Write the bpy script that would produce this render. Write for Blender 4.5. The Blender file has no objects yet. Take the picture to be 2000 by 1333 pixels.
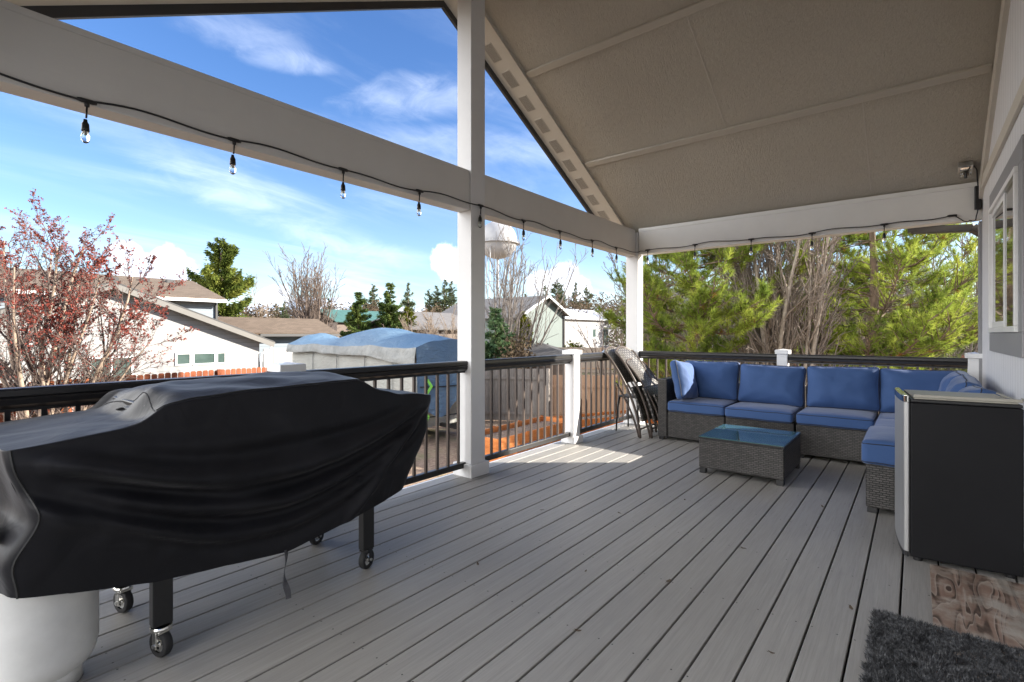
import bpy, math, random
import numpy as np
from mathutils import Vector, Matrix, noise as mnoise

# ------------------------------------------------------------------ scene, camera, sky, sun
SC = bpy.context.scene
COL = SC.collection
H = 1.18
TH = math.atan2(790, 984)
FW = (math.cos(TH), math.sin(TH)); RT = (math.sin(TH), -math.cos(TH))

cd = bpy.data.cameras.new('camera'); cam = bpy.data.objects.new('camera', cd); COL.objects.link(cam)
cam.location = (0, 0, H)
cam.rotation_euler = (math.pi/2, 0, TH - math.pi/2)
cd.sensor_width = 36; cd.lens = 36*984/2000
cd.shift_y = -(666.5-652)/2000
cd.clip_start = 0.02; cd.clip_end = 6000
SC.camera = cam

SUN_H = (0.626, -0.780); SUN_EL = math.radians(22.0)
SC.view_settings.view_transform = 'Standard'
SC.view_settings.look = 'None'
SC.view_settings.gamma = 1
SC.view_settings.exposure = 1.75
SC.cycles.max_bounces = 10
SC.cycles.diffuse_bounces = 6
SC.cycles.glossy_bounces = 4
SC.cycles.transmission_bounces = 6
SC.cycles.transparent_max_bounces = 8
SC.cycles.sample_clamp_indirect = 6
SC.cycles.caustics_reflective = False
SC.cycles.caustics_refractive = False

sl = bpy.data.lights.new('sun', 'SUN'); sl.energy = 5.0; sl.angle = math.radians(0.5); sl.color = (1, 0.93, 0.82)
so = bpy.data.objects.new('sun', sl); COL.objects.link(so)
sd = Vector((SUN_H[0]*math.cos(SUN_EL), SUN_H[1]*math.cos(SUN_EL), math.sin(SUN_EL)))
so.rotation_euler = (-sd).to_track_quat('-Z', 'Y').to_euler(); so.location = sd*40

def pdir(px, py):
    a = (px-1000)/984; b = (652-py)/984
    return Vector((FW[0]+a*RT[0], FW[1]+a*RT[1], b)).normalized()

def at(px, D, z=0.0):
    "point at picture column px, D metres in front of the camera"
    l = (px-1000)/984*D
    return Vector((FW[0]*D+l*RT[0], FW[1]*D+l*RT[1], z))

class NT:
    "tiny node-tree helper"
    def __init__(s, tree): s.t = tree; s.n = tree.nodes; s.l = tree.links
    def node(s, typ, **kw):
        n = s.n.new(typ)
        for k, v in kw.items():
            if k.startswith('_'): setattr(n, k[1:], v)
        for k, v in kw.items():
            if k.startswith('_'): continue
            key = int(k[1:]) if k[0] == 'i' and k[1:].isdigit() else k.replace('__', ' ')
            inp = n.inputs[key]
            if isinstance(v, bpy.types.NodeSocket): s.l.new(v, inp)
            else: inp.default_value = v
        return n
    def math(s, op, a, b=0.0, c=0.0):
        n = s.n.new('ShaderNodeMath'); n.operation = op
        for i, v in enumerate((a, b, c)):
            if isinstance(v, bpy.types.NodeSocket): s.l.new(v, n.inputs[i])
            else: n.inputs[i].default_value = v
        return n.outputs[0]
    def vmath(s, op, a, b=(0, 0, 0)):
        n = s.n.new('ShaderNodeVectorMath'); n.operation = op
        for i, v in enumerate((a, b)):
            if isinstance(v, bpy.types.NodeSocket): s.l.new(v, n.inputs[i])
            else: n.inputs[i].default_value = v
        return n.outputs['Value'] if op in ('DOT_PRODUCT', 'LENGTH', 'DISTANCE') else n.outputs[0]
    def noise(s, vec, scale, detail=3, rough=0.55, dist=0.0):
        n = s.n.new('ShaderNodeTexNoise')
        n.inputs['Scale'].default_value = scale; n.inputs['Detail'].default_value = detail
        n.inputs['Roughness'].default_value = rough; n.inputs['Distortion'].default_value = dist
        if vec is not None: s.l.new(vec, n.inputs['Vector'])
        return n.outputs['Fac']
    def scale(s, vec, sc, rot=(0, 0, 0)):
        n = s.n.new('ShaderNodeMapping'); s.l.new(vec, n.inputs['Vector'])
        n.inputs['Scale'].default_value = sc; n.inputs['Rotation'].default_value = rot
        return n.outputs[0]
    def ramp(s, fac, stops, interp='LINEAR'):
        n = s.n.new('ShaderNodeValToRGB'); n.color_ramp.interpolation = interp
        e = n.color_ramp.elements
        while len(e) < len(stops): e.new(0.5)
        for el, (p, c) in zip(e, stops):
            el.position = p; el.color = (c, c, c, 1) if not hasattr(c, '__len__') else (*c, 1)
        s.l.new(fac, n.inputs[0])
        return n.outputs[0]
    def sstep(s, v, lo, hi):
        n = s.n.new('ShaderNodeMapRange'); n.interpolation_type = 'SMOOTHSTEP'
        s.l.new(v, n.inputs[0]); n.inputs[1].default_value = lo; n.inputs[2].default_value = hi
        return n.outputs[0]
    def mix(s, fac, a, b, mode='MIX'):
        n = s.n.new('ShaderNodeMix'); n.data_type = 'RGBA'; n.blend_type = mode
        for i, v in ((0, fac), (6, a), (7, b)):
            if isinstance(v, bpy.types.NodeSocket): s.l.new(v, n.inputs[i])
            elif i == 0: n.inputs[0].default_value = v
            else: n.inputs[i].default_value = (*v, 1)
        return n.outputs[2]

def build_world():
    w = bpy.data.worlds.new('World'); SC.world = w; w.use_nodes = True
    t = NT(w.node_tree); t.n.clear()
    out = t.node('ShaderNodeOutputWorld'); bg = t.node('ShaderNodeBackground')
    sky = t.n.new('ShaderNodeTexSky'); sky.sky_type = 'NISHITA'; sky.sun_disc = False
    sky.sun_elevation = SUN_EL; sky.sun_rotation = math.atan2(SUN_H[0], SUN_H[1])
    sky.air_density = 1.0; sky.dust_density = 0.6; sky.ozone_density = 2.5
    tc = t.n.new('ShaderNodeTexCoord'); v = tc.outputs['Generated']
    sep = t.node('ShaderNodeSeparateXYZ', i0=v)
    hs = t.node('ShaderNodeHueSaturation', Hue=.512, Saturation=1.22, Value=SKYV, Color=sky.outputs[0])
    col = hs.outputs[0]
    # high thin cirrus on a flat layer far above
    zz = t.math('ADD', t.math('MAXIMUM', sep.outputs[2], 0.0), 0.16)
    inv = t.math('DIVIDE', 1.0, zz)
    pl = t.vmath('MULTIPLY', v, t.node('ShaderNodeCombineXYZ', i0=inv, i1=inv, i2=0.0).outputs[0])
    m1 = t.scale(pl, (0.55, 2.1, 1), (0, 0, math.radians(-62)))
    m2 = t.scale(pl, (0.35, 0.5, 1), (0, 0, math.radians(20)))
    n1 = t.noise(m1, 1.05, 7, 0.6, 0.7); n2 = t.noise(m2, 1.6, 3, 0.5)
    ci = t.math('MULTIPLY', t.sstep(n1, 0.40, 0.78), t.sstep(n2, 0.36, 0.62))
    ci = t.math('MULTIPLY', ci, 0.46)
    # whitish veil low over the horizon
    low = t.sstep(sep.outputs[2], 0.42, -0.04)
    veil = t.math('MULTIPLY', low, t.math('ADD', t.math('MULTIPLY', n1, 0.26), 0.08))
    cl = (4.8, 5.2, 6.0)
    col = t.mix(veil, col, (3.3, 4.1, 5.6))
    col = t.mix(ci, col, cl)
    # separate soft wisps
    wn = t.noise(t.scale(v, (5, 5, 11)), 2.2, 6, 0.62, 0.6)
    for px, py, la, lb, tilt, k in ((572, 122, .085, .020, .05, .8), (835, 190, .16, .040, .10, .8), (475, 66, .13, .03, .0, .5), (330, 300, .36, .045, -.42, .42), (560, 425, .24, .040, -.30, .55), (720, 492, .15, .025, -.12, .55), (1000, 290, .22, .035, -.1, .5)):
        c0 = pdir(px, py); u = Vector((0, 0, 1)).cross(c0).normalized()*-1; w = u.cross(c0)*1
        uu = u*math.cos(tilt)+w*math.sin(tilt); ww = w*math.cos(tilt)-u*math.sin(tilt)
        dv = t.vmath('SUBTRACT', v, c0)
        a = t.math('DIVIDE', t.vmath('DOT_PRODUCT', dv, uu), la); b2 = t.math('DIVIDE', t.vmath('DOT_PRODUCT', dv, ww), lb)
        r2 = t.math('ADD', t.math('MULTIPLY', a, a), t.math('MULTIPLY', b2, b2))
        m = t.math('MULTIPLY', t.sstep(t.math('ADD', r2, t.math('MULTIPLY', t.math('SUBTRACT', wn, .5), 2.6)), 1.15, -.9), k*.42)
        col = t.mix(m, col, (4.9, 5.3, 6.0))
    # cumulus heads
    nz = t.noise(v, 11.0, 6, 0.62)
    nzf = t.noise(v, 30.0, 5, 0.6)
    tot = None
    for px, py, r in ((250, 500, .026), (268, 530, .036), (325, 512, .026), (345, 538, .030), (300, 548, .03), (868, 508, .032), (885, 528, .028),
                      (1055, 553, .030), (1098, 540, .028), (1130, 566, .03), (535, 590, .03),
                      (674, 600, .02), (2300, 560, .10), (-300, 520, .09)):
        d = t.vmath('DISTANCE', v, pdir(px, py))
        d = t.math('ADD', t.math('DIVIDE', d, r), t.math('MULTIPLY', t.math('SUBTRACT', nz, 0.5), 2.1))
        d = t.math('ADD', d, t.math('MULTIPLY', t.math('SUBTRACT', nzf, 0.5), 0.9))
        f = t.sstep(d, 1.12, 0.72)
        tot = f if tot is None else t.math('MAXIMUM', tot, f)
    shade = t.mix(t.sstep(nz, 0.35, 0.62), (4.0, 4.4, 5.2), (5.4, 5.5, 5.7))
    col = t.mix(tot, col, shade)
    # a bank of overbright cloud added, mostly out of view, to light the porch
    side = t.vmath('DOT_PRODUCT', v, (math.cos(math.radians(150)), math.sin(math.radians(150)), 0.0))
    fill_bank = t.math('MULTIPLY', t.sstep(side, 0.42, 0.56), t.sstep(t.noise(v, 2.6, 6, 0.6, 0.4), 0.36, 0.52))
    fill_bank = t.math('MULTIPLY', fill_bank, t.sstep(sep.outputs[2], -0.05, 0.03))
    col = t.mix(fill_bank, col, (20.0, 19.8, 19.4))
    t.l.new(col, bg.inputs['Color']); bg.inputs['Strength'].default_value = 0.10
    t.l.new(bg.outputs[0], out.inputs[0])
SKYV = 0.80
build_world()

# ------------------------------------------------------------------ materials
MATS = {}
def material(name, fn):
    m = bpy.data.materials.new(name); m.use_nodes = True
    t = NT(m.node_tree); b = t.n['Principled BSDF']
    fn(t, b); MATS[name] = m
    return m

def simple(name, c1, c2=None, rough=0.6, scale=4.0, metal=0.0, bump=0.0, bscale=None, stretch=(1, 1, 1), spec=0.5, coat=0.0, sheen=0.0, bdist=0.01, lo=0.35, hi=0.68):
    "two-tone noise paint / plastic / fabric / bark"
    def fn(t, b):
        tc = t.n.new('ShaderNodeTexCoord'); v = t.scale(tc.outputs['Object'], stretch)
        f = t.noise(v, scale, 5, 0.6)
        c = t.ramp(f, [(lo, c1), (hi, c2 or c1)])
        t.l.new(c, b.inputs['Base Color'])
        b.inputs['Roughness'].default_value = rough; b.inputs['Metallic'].default_value = metal
        b.inputs['Specular IOR Level'].default_value = spec; b.inputs['Coat Weight'].default_value = coat
        b.inputs['Sheen Weight'].default_value = sheen
        if bump:
            bp = t.node('ShaderNodeBump', Strength=bump, Distance=bdist, Height=t.noise(v, bscale or scale*4, 4, 0.6))
            t.l.new(bp.outputs[0], b.inputs['Normal'])
    return material(name, fn)

def foliage(name, c1, c2, c3, scale=1.5, trans=0.35):
    def fn(t, b):
        tc = t.n.new('ShaderNodeTexCoord')
        f = t.noise(tc.outputs['Object'], scale, 3, 0.6)
        c = t.ramp(f, [(0.32, c1), (0.5, c2), (0.68, c3)])
        d = t.node('ShaderNodeBsdfDiffuse', Color=c); tr = t.node('ShaderNodeBsdfTranslucent', Color=c)
        mx = t.node('ShaderNodeMixShader', i0=trans, i1=d.outputs[0], i2=tr.outputs[0])
        t.l.new(mx.outputs[0], t.n['Material Output'].inputs[0])
    return material(name, fn)

def m_deck(t, b):
    tc = t.n.new('ShaderNodeTexCoord'); o = tc.outputs['Object']
    s = t.node('ShaderNodeSeparateXYZ', i0=o)
    bid = t.math('FLOOR', t.math('DIVIDE', t.math('ADD', s.outputs[1], 5.0-0.055), 0.1432))
    wn = t.n.new('ShaderNodeTexWhiteNoise'); wn.noise_dimensions = '1D'; t.l.new(bid, wn.inputs['W'])
    off = t.node('ShaderNodeCombineXYZ', i0=t.math('MULTIPLY', wn.outputs[0], 37.0), i1=t.math('MULTIPLY', bid, 1.7), i2=0.0)
    v = t.vmath('ADD', o, off.outputs[0])
    g1 = t.noise(t.scale(v, (1.1, 26, 8)), 3.0, 6, 0.65, 0.35)
    g2 = t.noise(t.scale(v, (2.2, 75, 8)), 3.0, 4, 0.6, 0.2)
    patch = t.noise(o, 0.9, 4, 0.6)
    f = t.math('ADD', t.math('MULTIPLY', g1, 0.6), t.math('MULTIPLY', g2, 0.4))
    c = t.ramp(f, [(0.25, (0.21, 0.201, 0.188)), (0.5, (0.285, 0.274, 0.257)), (0.78, (0.36, 0.348, 0.328))])
    c = t.mix(t.math('MULTIPLY', wn.outputs[0], 0.38), c, (0.20, 0.19, 0.178))
    c = t.mix(t.math('MULTIPLY', t.sstep(patch, 0.5, 0.75), 0.2), c, (0.21, 0.197, 0.183))
    fx = t.math('ABSOLUTE', t.math('SUBTRACT', t.math('FRACT', t.math('DIVIDE', s.outputs[0], 0.609)), 0.5))
    fy = t.math('FRACT', t.math('DIVIDE', t.math('ADD', s.outputs[1], 5.0-0.055), 0.1432))
    ey = t.math('MINIMUM', t.math('ABSOLUTE', t.math('SUBTRACT', fy, 0.2)), t.math('ABSOLUTE', t.math('SUBTRACT', fy, 0.8)))
    rr = t.math('ADD', t.math('POWER', t.math('MULTIPLY', fx, 0.609), 2.0), t.math('POWER', t.math('MULTIPLY', ey, 0.1432), 2.0))
    c = t.mix(t.math('LESS_THAN', rr, 0.0034**2), c, (0.03, 0.027, 0.025))
    t.l.new(c, b.inputs['Base Color'])
    b.inputs['Roughness'].default_value = 0.5; b.inputs['Specular IOR Level'].default_value = 0.5
    bp = t.node('ShaderNodeBump', Strength=0.35, Distance=0.004, Height=f)
    t.l.new(bp.outputs[0], b.inputs['Normal'])
material('composite_decking', m_deck)

def m_ceiling(t, b):
    tc = t.n.new('ShaderNodeTexCoord'); o = tc.outputs['Object']
    g = t.noise(t.scale(o, (2.2, 7, 2.2)), 9.0, 5, 0.62, 1.4)
    g2 = t.noise(t.scale(o, (14, 70, 14)), 2.4, 4, 0.6, 1.0)
    h = t.math('ADD', t.math('MULTIPLY', g, 0.5), t.math('MULTIPLY', g2, 0.5))
    big = t.noise(o, 0.9, 3, 0.5)
    c = t.ramp(big, [(0.3, (0.50, 0.455, 0.375)), (0.7, (0.56, 0.515, 0.43))])
    c = t.mix(t.math('MULTIPLY', t.sstep(h, 0.55, 0.8), 0.35), c, (0.42, 0.38, 0.31))
    t.l.new(c, b.inputs['Base Color']); b.inputs['Roughness'].default_value = 0.42
    bp = t.node('ShaderNodeBump', Strength=1.0, Distance=0.03, Height=h); t.l.new(bp.outputs[0], b.inputs['Normal'])
material('embossed_ceiling_panel', m_ceiling)

def m_paint(name, col, bump=0.25, rough=0.5, stretch=(60, 60, 6), var=0.93):
    def fn(t, b):
        tc = t.n.new('ShaderNodeTexCoord'); o = tc.outputs['Object']
        g = t.noise(t.scale(o, stretch), 1.5, 5, 0.6, 0.3)
        big = t.noise(o, 2.5, 4, 0.6)
        c = t.ramp(big, [(0.3, tuple(x*var for x in col)), (0.65, col)])
        t.l.new(c, b.inputs['Base Color']); b.inputs['Roughness'].default_value = rough
        bp = t.node('ShaderNodeBump', Strength=bump, Distance=0.004, Height=g); t.l.new(bp.outputs[0], b.inputs['Normal'])
    return material(name, fn)
m_paint('white_post_paint', (0.70, 0.695, 0.69))
m_paint('white_beam_paint', (0.66, 0.64, 0.605), stretch=(6, 6, 40))
m_paint('side_beam_paint', (0.76, 0.75, 0.72), stretch=(40, 6, 40))
m_paint('trim_paint', (0.56, 0.52, 0.45), stretch=(8, 8, 8))
m_paint('batten_paint', (0.44, 0.40, 0.335), stretch=(8, 8, 8))
m_paint('vinyl_white', (0.80, 0.80, 0.80), bump=0.03, rough=0.3)
m_paint('grey_trim', (0.27, 0.27, 0.28), bump=0.2, stretch=(10, 10, 50))
m_paint('taupe_trim', (0.125, 0.118, 0.108), bump=0.1)
m_paint('fascia_dark', (0.032, 0.031, 0.032), bump=0.1, rough=0.45)

def m_siding(t, b):
    tc = t.n.new('ShaderNodeTexCoord'); o = tc.outputs['Object']
    s = t.node('ShaderNodeSeparateXYZ', i0=o)
    fr = t.math('FRACT', t.math('DIVIDE', s.outputs[0], 0.102))
    groove = t.math('LESS_THAN', fr, 0.07)
    g = t.noise(t.scale(o, (70, 70, 5)), 1.3, 5, 0.6, 0.4)
    c = t.ramp(g, [(0.3, (0.62, 0.62, 0.63)), (0.7, (0.72, 0.72, 0.73))])
    c = t.mix(t.math('MULTIPLY', groove, 0.6), c, (0.22, 0.22, 0.22))
    t.l.new(c, b.inputs['Base Color']); b.inputs['Roughness'].default_value = 0.6
    hh = t.math('SUBTRACT', t.math('MULTIPLY', g, 0.25), groove)
    bp = t.node('ShaderNodeBump', Strength=0.6, Distance=0.006, Height=hh); t.l.new(bp.outputs[0], b.inputs['Normal'])
material('grooved_siding', m_siding)

def m_wicker(name, lo, hi):
    def fn(t, b):
        uv = t.n.new('ShaderNodeUVMap').outputs[0]
        br = t.n.new('ShaderNodeTexBrick'); t.l.new(uv, br.inputs['Vector'])
        br.offset = 0.5; br.inputs['Scale'].default_value = 1.0
        br.inputs['Brick Width'].default_value = 0.036; br.inputs['Row Height'].default_value = 0.0142
        br.inputs['Mortar Size'].default_value = 0.0025; br.inputs['Mortar Smooth'].default_value = 0.6
        br.inputs['Color1'].default_value = (*lo, 1); br.inputs['Color2'].default_value = (*hi, 1)
        br.inputs['Mortar'].default_value = (0.006, 0.006, 0.006, 1)
        f = t.noise(t.scale(uv, (20, 90, 1)), 1.0, 3)
        c = t.mix(t.math('MULTIPLY', f, 0.5), br.outputs[0], hi)
        c = t.mix(br.outputs['Fac'], c, (0.006, 0.006, 0.006))
        t.l.new(c, b.inputs['Base Color']); b.inputs['Roughness'].default_value = 0.38
        bp = t.node('ShaderNodeBump', Strength=1.0, Distance=0.006, Height=t.math('SUBTRACT', 1.0, br.outputs['Fac']))
        t.l.new(bp.outputs[0], b.inputs['Normal'])
    return material(name, fn)
m_wicker('grey_wicker', (0.034, 0.032, 0.031), (0.090, 0.084, 0.080))

def m_chairweave(t, b):
    uv = t.n.new('ShaderNodeUVMap').outputs[0]
    ck = t.n.new('ShaderNodeTexChecker'); t.l.new(uv, ck.inputs['Vector']); ck.inputs['Scale'].default_value = 36
    s = t.scale(uv, (36, 36, 1)); fr = t.vmath('FRACTION', s); sp = t.node('ShaderNodeSeparateXYZ', i0=fr)
    e = t.math('MULTIPLY', t.math('ABSOLUTE', t.math('SUBTRACT', sp.outputs[0], .5)), 2)
    e2 = t.math('MULTIPLY', t.math('ABSOLUTE', t.math('SUBTRACT', sp.outputs[1], .5)), 2)
    edge = t.math('GREATER_THAN', t.math('MAXIMUM', e, e2), 0.8)
    c = t.mix(ck.outputs['Fac'], (0.05, 0.046, 0.042), (0.19, 0.175, 0.16))
    c = t.mix(edge, c, (0.005, 0.005, 0.005))
    t.l.new(c, b.inputs['Base Color']); b.inputs['Roughness'].default_value = 0.35
    bp = t.node('ShaderNodeBump', Strength=0.8, Distance=0.004, Height=ck.outputs['Fac']); t.l.new(bp.outputs[0], b.inputs['Normal'])
material('woven_chair_resin', m_chairweave)

def m_blue(t, b):
    tc = t.n.new('ShaderNodeTexCoord'); o = tc.outputs['Object']
    w = t.noise(t.scale(o, (260, 260, 260)), 1.0, 2)
    big = t.noise(o, 3.0, 4)
    c = t.ramp(big, [(0.3, (0.044, 0.092, 0.228)), (0.7, (0.050, 0.102, 0.250))])
    c = t.mix(t.math('MULTIPLY', w, 0.25), c, (0.05, 0.11, 0.27))
    t.l.new(c, b.inputs['Base Color']); b.inputs['Roughness'].default_value = 0.75
    b.inputs['Sheen Weight'].default_value = 0.25; b.inputs['Sheen Roughness'].default_value = 0.4
    b.inputs['Specular IOR Level'].default_value = 0.25
    fold = t.noise(t.scale(o, (1, 1, 1)), 9.0, 3, 0.5, 1.2)
    hh = t.math('ADD', t.math('MULTIPLY', fold, 0.9), t.math('MULTIPLY', w, 0.02))
    bp = t.node('ShaderNodeBump', Strength=0.16, Distance=0.02, Height=hh); t.l.new(bp.outputs[0], b.inputs['Normal'])
material('blue_fabric', m_blue)
simple('dark_piping', (0.006, 0.010, 0.026), rough=0.6)

def m_cover(t, b):
    tc = t.n.new('ShaderNodeTexCoord'); o = tc.outputs['Object']
    w = t.noise(t.scale(o, (200, 200, 200)), 1.0, 2)
    big = t.noise(o, 2.2, 5, 0.6, 0.6)
    c = t.ramp(big, [(0.3, (0.0080, 0.0080, 0.0098)), (0.7, (0.0120, 0.0120, 0.0148))])
    dust = t.math('MULTIPLY', t.sstep(t.noise(o, 5.0, 6, 0.7), 0.6, 0.8), 0.35)
    c = t.mix(dust, c, (0.014, 0.014, 0.017))
    t.l.new(c, b.inputs['Base Color']); b.inputs['Roughness'].default_value = 0.5
    b.inputs['Specular IOR Level'].default_value = 0.20; b.inputs['Sheen Weight'].default_value = 0.10; b.inputs['Sheen Roughness'].default_value = 0.35
    hh = t.math('ADD', t.math('MULTIPLY', t.noise(o, 6.0, 3, 0.5, 1.0), 1.0), t.math('MULTIPLY', w, 0.02))
    bp = t.node('ShaderNodeBump', Strength=0.25, Distance=0.03, Height=hh); t.l.new(bp.outputs[0], b.inputs['Normal'])
material('black_cover_fabric', m_cover)

def m_fridge(t, b):
    tc = t.n.new('ShaderNodeTexCoord'); o = tc.outputs['Object']
    n = t.noise(t.scale(o, (260, 260, 260)), 1.0, 2)
    c = t.ramp(t.noise(o, 3, 4), [(0.3, (0.0060, 0.0060, 0.0072)), (0.7, (0.0085, 0.0085, 0.0100))])
    t.l.new(c, b.inputs['Base Color']); b.inputs['Roughness'].default_value = 0.5
    b.inputs['Specular IOR Level'].default_value = 0.20
    bp = t.node('ShaderNodeBump', Strength=0.12, Distance=0.001, Height=n); t.l.new(bp.outputs[0], b.inputs['Normal'])
material('black_enamel', m_fridge)
def m_steel(t, b):
    tc = t.n.new('ShaderNodeTexCoord')
    n = t.noise(t.scale(tc.outputs['Object'], (220, 220, 1.5)), 1.0, 3)
    c = t.ramp(n, [(0.3, (0.38, 0.38, 0.38)), (0.7, (0.50, 0.495, 0.49))]); t.l.new(c, b.inputs['Base Color'])
    b.inputs['Metallic'].default_value = 0.9; b.inputs['Roughness'].default_value = 0.5
material('brushed_steel', m_steel)
simple('chrome', (0.75, 0.74, 0.70), rough=0.12, metal=1.0)
simple('galvanised', (0.50, 0.50, 0.49), (0.62, 0.62, 0.60), rough=0.35, metal=1.0, scale=30)
simple('worktop_beige', (0.33, 0.31, 0.26), (0.38, 0.36, 0.31), rough=0.45)
simple('black_plastic', (0.012, 0.012, 0.013), rough=0.4)
simple('black_rubber', (0.014, 0.014, 0.015), (0.022, 0.022, 0.022), rough=0.75, scale=30)
simple('black_metal', (0.009, 0.009, 0.010), rough=0.4)
simple('railing_black', (0.014, 0.013, 0.0135), (0.018, 0.017, 0.017), rough=0.33, scale=8)
simple('railing_bronze', (0.060, 0.042, 0.034), (0.075, 0.055, 0.044), rough=0.4, scale=12)
simple('chair_bronze', (0.070, 0.052, 0.042), (0.09, 0.068, 0.055), rough=0.35, scale=12)
simple('vent_slat_tan', (0.26, 0.235, 0.20), rough=0.8)  # vent slats, a darker tan than the soffit trim
simple('gutter_bronze', (0.040, 0.034, 0.032), rough=0.35, spec=0.6)
simple('deck_understructure', (0.012, 0.011, 0.010), rough=0.9)
simple('tank_white', (0.62, 0.62, 0.60), (0.72, 0.72, 0.70), rough=0.42, scale=7, bump=0.04)
simple('tank_label', (0.50, 0.48, 0.55), rough=0.5)
simple('strap_grey', (0.055, 0.055, 0.062), (0.085, 0.085, 0.095), rough=0.7, scale=40)
simple('dry_leaf_brown', (0.07, 0.05, 0.035), (0.13, 0.095, 0.065), rough=0.9, scale=60)
simple('concrete', (0.30, 0.30, 0.29), (0.38, 0.37, 0.36), rough=0.9, scale=3, bump=0.2)
simple('bulb_base', (0.2, 0.19, 0.18), rough=0.3, metal=1)
simple('hedge_cap_blue', (0.35, 0.45, 0.62), (0.5, 0.58, 0.7), rough=0.4)
def m_glass(t, b):
    b.inputs['Base Color'].default_value = (0.9, 0.95, 0.95, 1); b.inputs['Roughness'].default_value = 0.02
    b.inputs['Transmission Weight'].default_value = 1.0; b.inputs['IOR'].default_value = 1.45
material('clear_glass', m_glass)
def m_tglass(t, b):
    tc = t.n.new('ShaderNodeTexCoord')
    n = t.noise(t.scale(tc.outputs['Object'], (1, 1, 1)), 60, 3)
    t.l.new(t.ramp(n, [(0.3, (0.05, 0.125, 0.14)), (0.7, (0.065, 0.15, 0.165))]), b.inputs['Base Color'])
    b.inputs['Roughness'].default_value = 0.04; b.inputs['Specular IOR Level'].default_value = 0.9; b.inputs['Coat Weight'].default_value = 0.6
    b.inputs['Coat Roughness'].default_value = 0.03
material('table_glass', m_tglass)
def m_pane(name, col):
    def fn(t, b):
        tc = t.n.new('ShaderNodeTexCoord')
        t.l.new(t.ramp(t.noise(tc.outputs['Object'], 2.0, 3), [(0.3, col), (0.7, tuple(x*1.5 for x in col))]), b.inputs['Base Color'])
        b.inputs['Roughness'].default_value = 0.03; b.inputs['Specular IOR Level'].default_value = 1.0
        b.inputs['Coat Weight'].default_value = 0.5; b.inputs['Coat Roughness'].default_value = 0.02
    return material(name, fn)
m_pane('window_glass', (0.02, 0.022, 0.02)); m_pane('far_glass', (0.05, 0.075, 0.068))
simple('curtain_beige', (0.20, 0.17, 0.14), (0.27, 0.235, 0.20), rough=0.8, stretch=(20, 20, 1))

def m_rug(t, b):
    tc = t.n.new('ShaderNodeTexCoord')
    f = t.noise(tc.outputs['Object'], 75, 3, 0.7)
    c = t.ramp(f, [(0.32, (0.014, 0.0145, 0.016)), (0.5, (0.052, 0.053, 0.057)), (0.68, (0.19, 0.195, 0.205))]); t.l.new(c, b.inputs['Base Color'])
    b.inputs['Roughness'].default_value = 0.5
material('shag_pile', m_rug)

def m_ply(t, b):
    tc = t.n.new('ShaderNodeTexCoord'); o = tc.outputs['Object']
    n0 = t.noise(t.scale(o, (0.75, 5.5, 1), (0, 0, math.radians(14))), 1.7, 2, 0.45, 0.35)
    fr = t.math('FRACT', t.math('MULTIPLY', n0, 13.0))
    wear = t.noise(o, 6, 5, 0.65); fine = t.noise(t.scale(o, (14, 90, 1)), 2.0, 4)
    base = t.ramp(wear, [(0.30, (0.17, 0.095, 0.070)), (0.48, (0.25, 0.175, 0.135)), (0.62, (0.34, 0.31, 0.27))])
    dark = t.math('MULTIPLY', t.sstep(fr, 0.42, 0.16), t.sstep(wear, 0.60, 0.42))
    c = t.mix(t.math('MULTIPLY', dark, 0.85), base, (0.030, 0.020, 0.016))
    c = t.mix(t.math('MULTIPLY', t.sstep(fr, 0.80, 0.95), 0.45), c, (0.40, 0.36, 0.31))
    c = t.mix(t.math('MULTIPLY', fine, 0.3), c, (0.12, 0.08, 0.06))
    t.l.new(c, b.inputs['Base Color']); b.inputs['Roughness'].default_value = 0.5
    bp = t.node('ShaderNodeBump', Strength=0.7, Distance=0.008, Height=fr); t.l.new(bp.outputs[0], b.inputs['Normal'])
material('weathered_plywood', m_ply)

def m_wood(name, c1, c2, board=0.14, rough=0.8, axis='u'):
    def fn(t, b):
        uv = t.n.new('ShaderNodeUVMap').outputs[0]
        s = t.node('ShaderNodeSeparateXYZ', i0=uv)
        bid = t.math('FLOOR', t.math('DIVIDE', s.outputs[0 if axis == 'u' else 1], board))
        wn = t.n.new('ShaderNodeTexWhiteNoise'); wn.noise_dimensions = '1D'; t.l.new(bid, wn.inputs['W'])
        g = t.noise(t.scale(uv, (26, 2.2, 1) if axis == 'u' else (2.2, 26, 1)), 1.6, 5, 0.62, 0.6)
        c = t.ramp(g, [(0.3, c1), (0.7, c2)])
        c = t.mix(t.math('MULTIPLY', wn.outputs[0], 0.35), c, tuple(x*0.6 for x in c1))
        t.l.new(c, b.inputs['Base Color']); b.inputs['Roughness'].default_value = rough
    return material(name, fn)
m_wood('orange_fence_wood', (0.19, 0.043, 0.013), (0.30, 0.086, 0.026))
m_wood('tan_fence_wood', (0.32, 0.19, 0.115), (0.46, 0.30, 0.20))
m_wood('grey_fence_wood', (0.15, 0.13, 0.115), (0.28, 0.25, 0.225))
m_wood('pale_fence_wood', (0.28, 0.22, 0.165), (0.40, 0.33, 0.26))
m_wood('red_fence_wood', (0.17, 0.052, 0.034), (0.26, 0.085, 0.055))
m_wood('planter_wood', (0.46, 0.135, 0.030), (0.62, 0.22, 0.055), axis='v', board=0.15)

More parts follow.
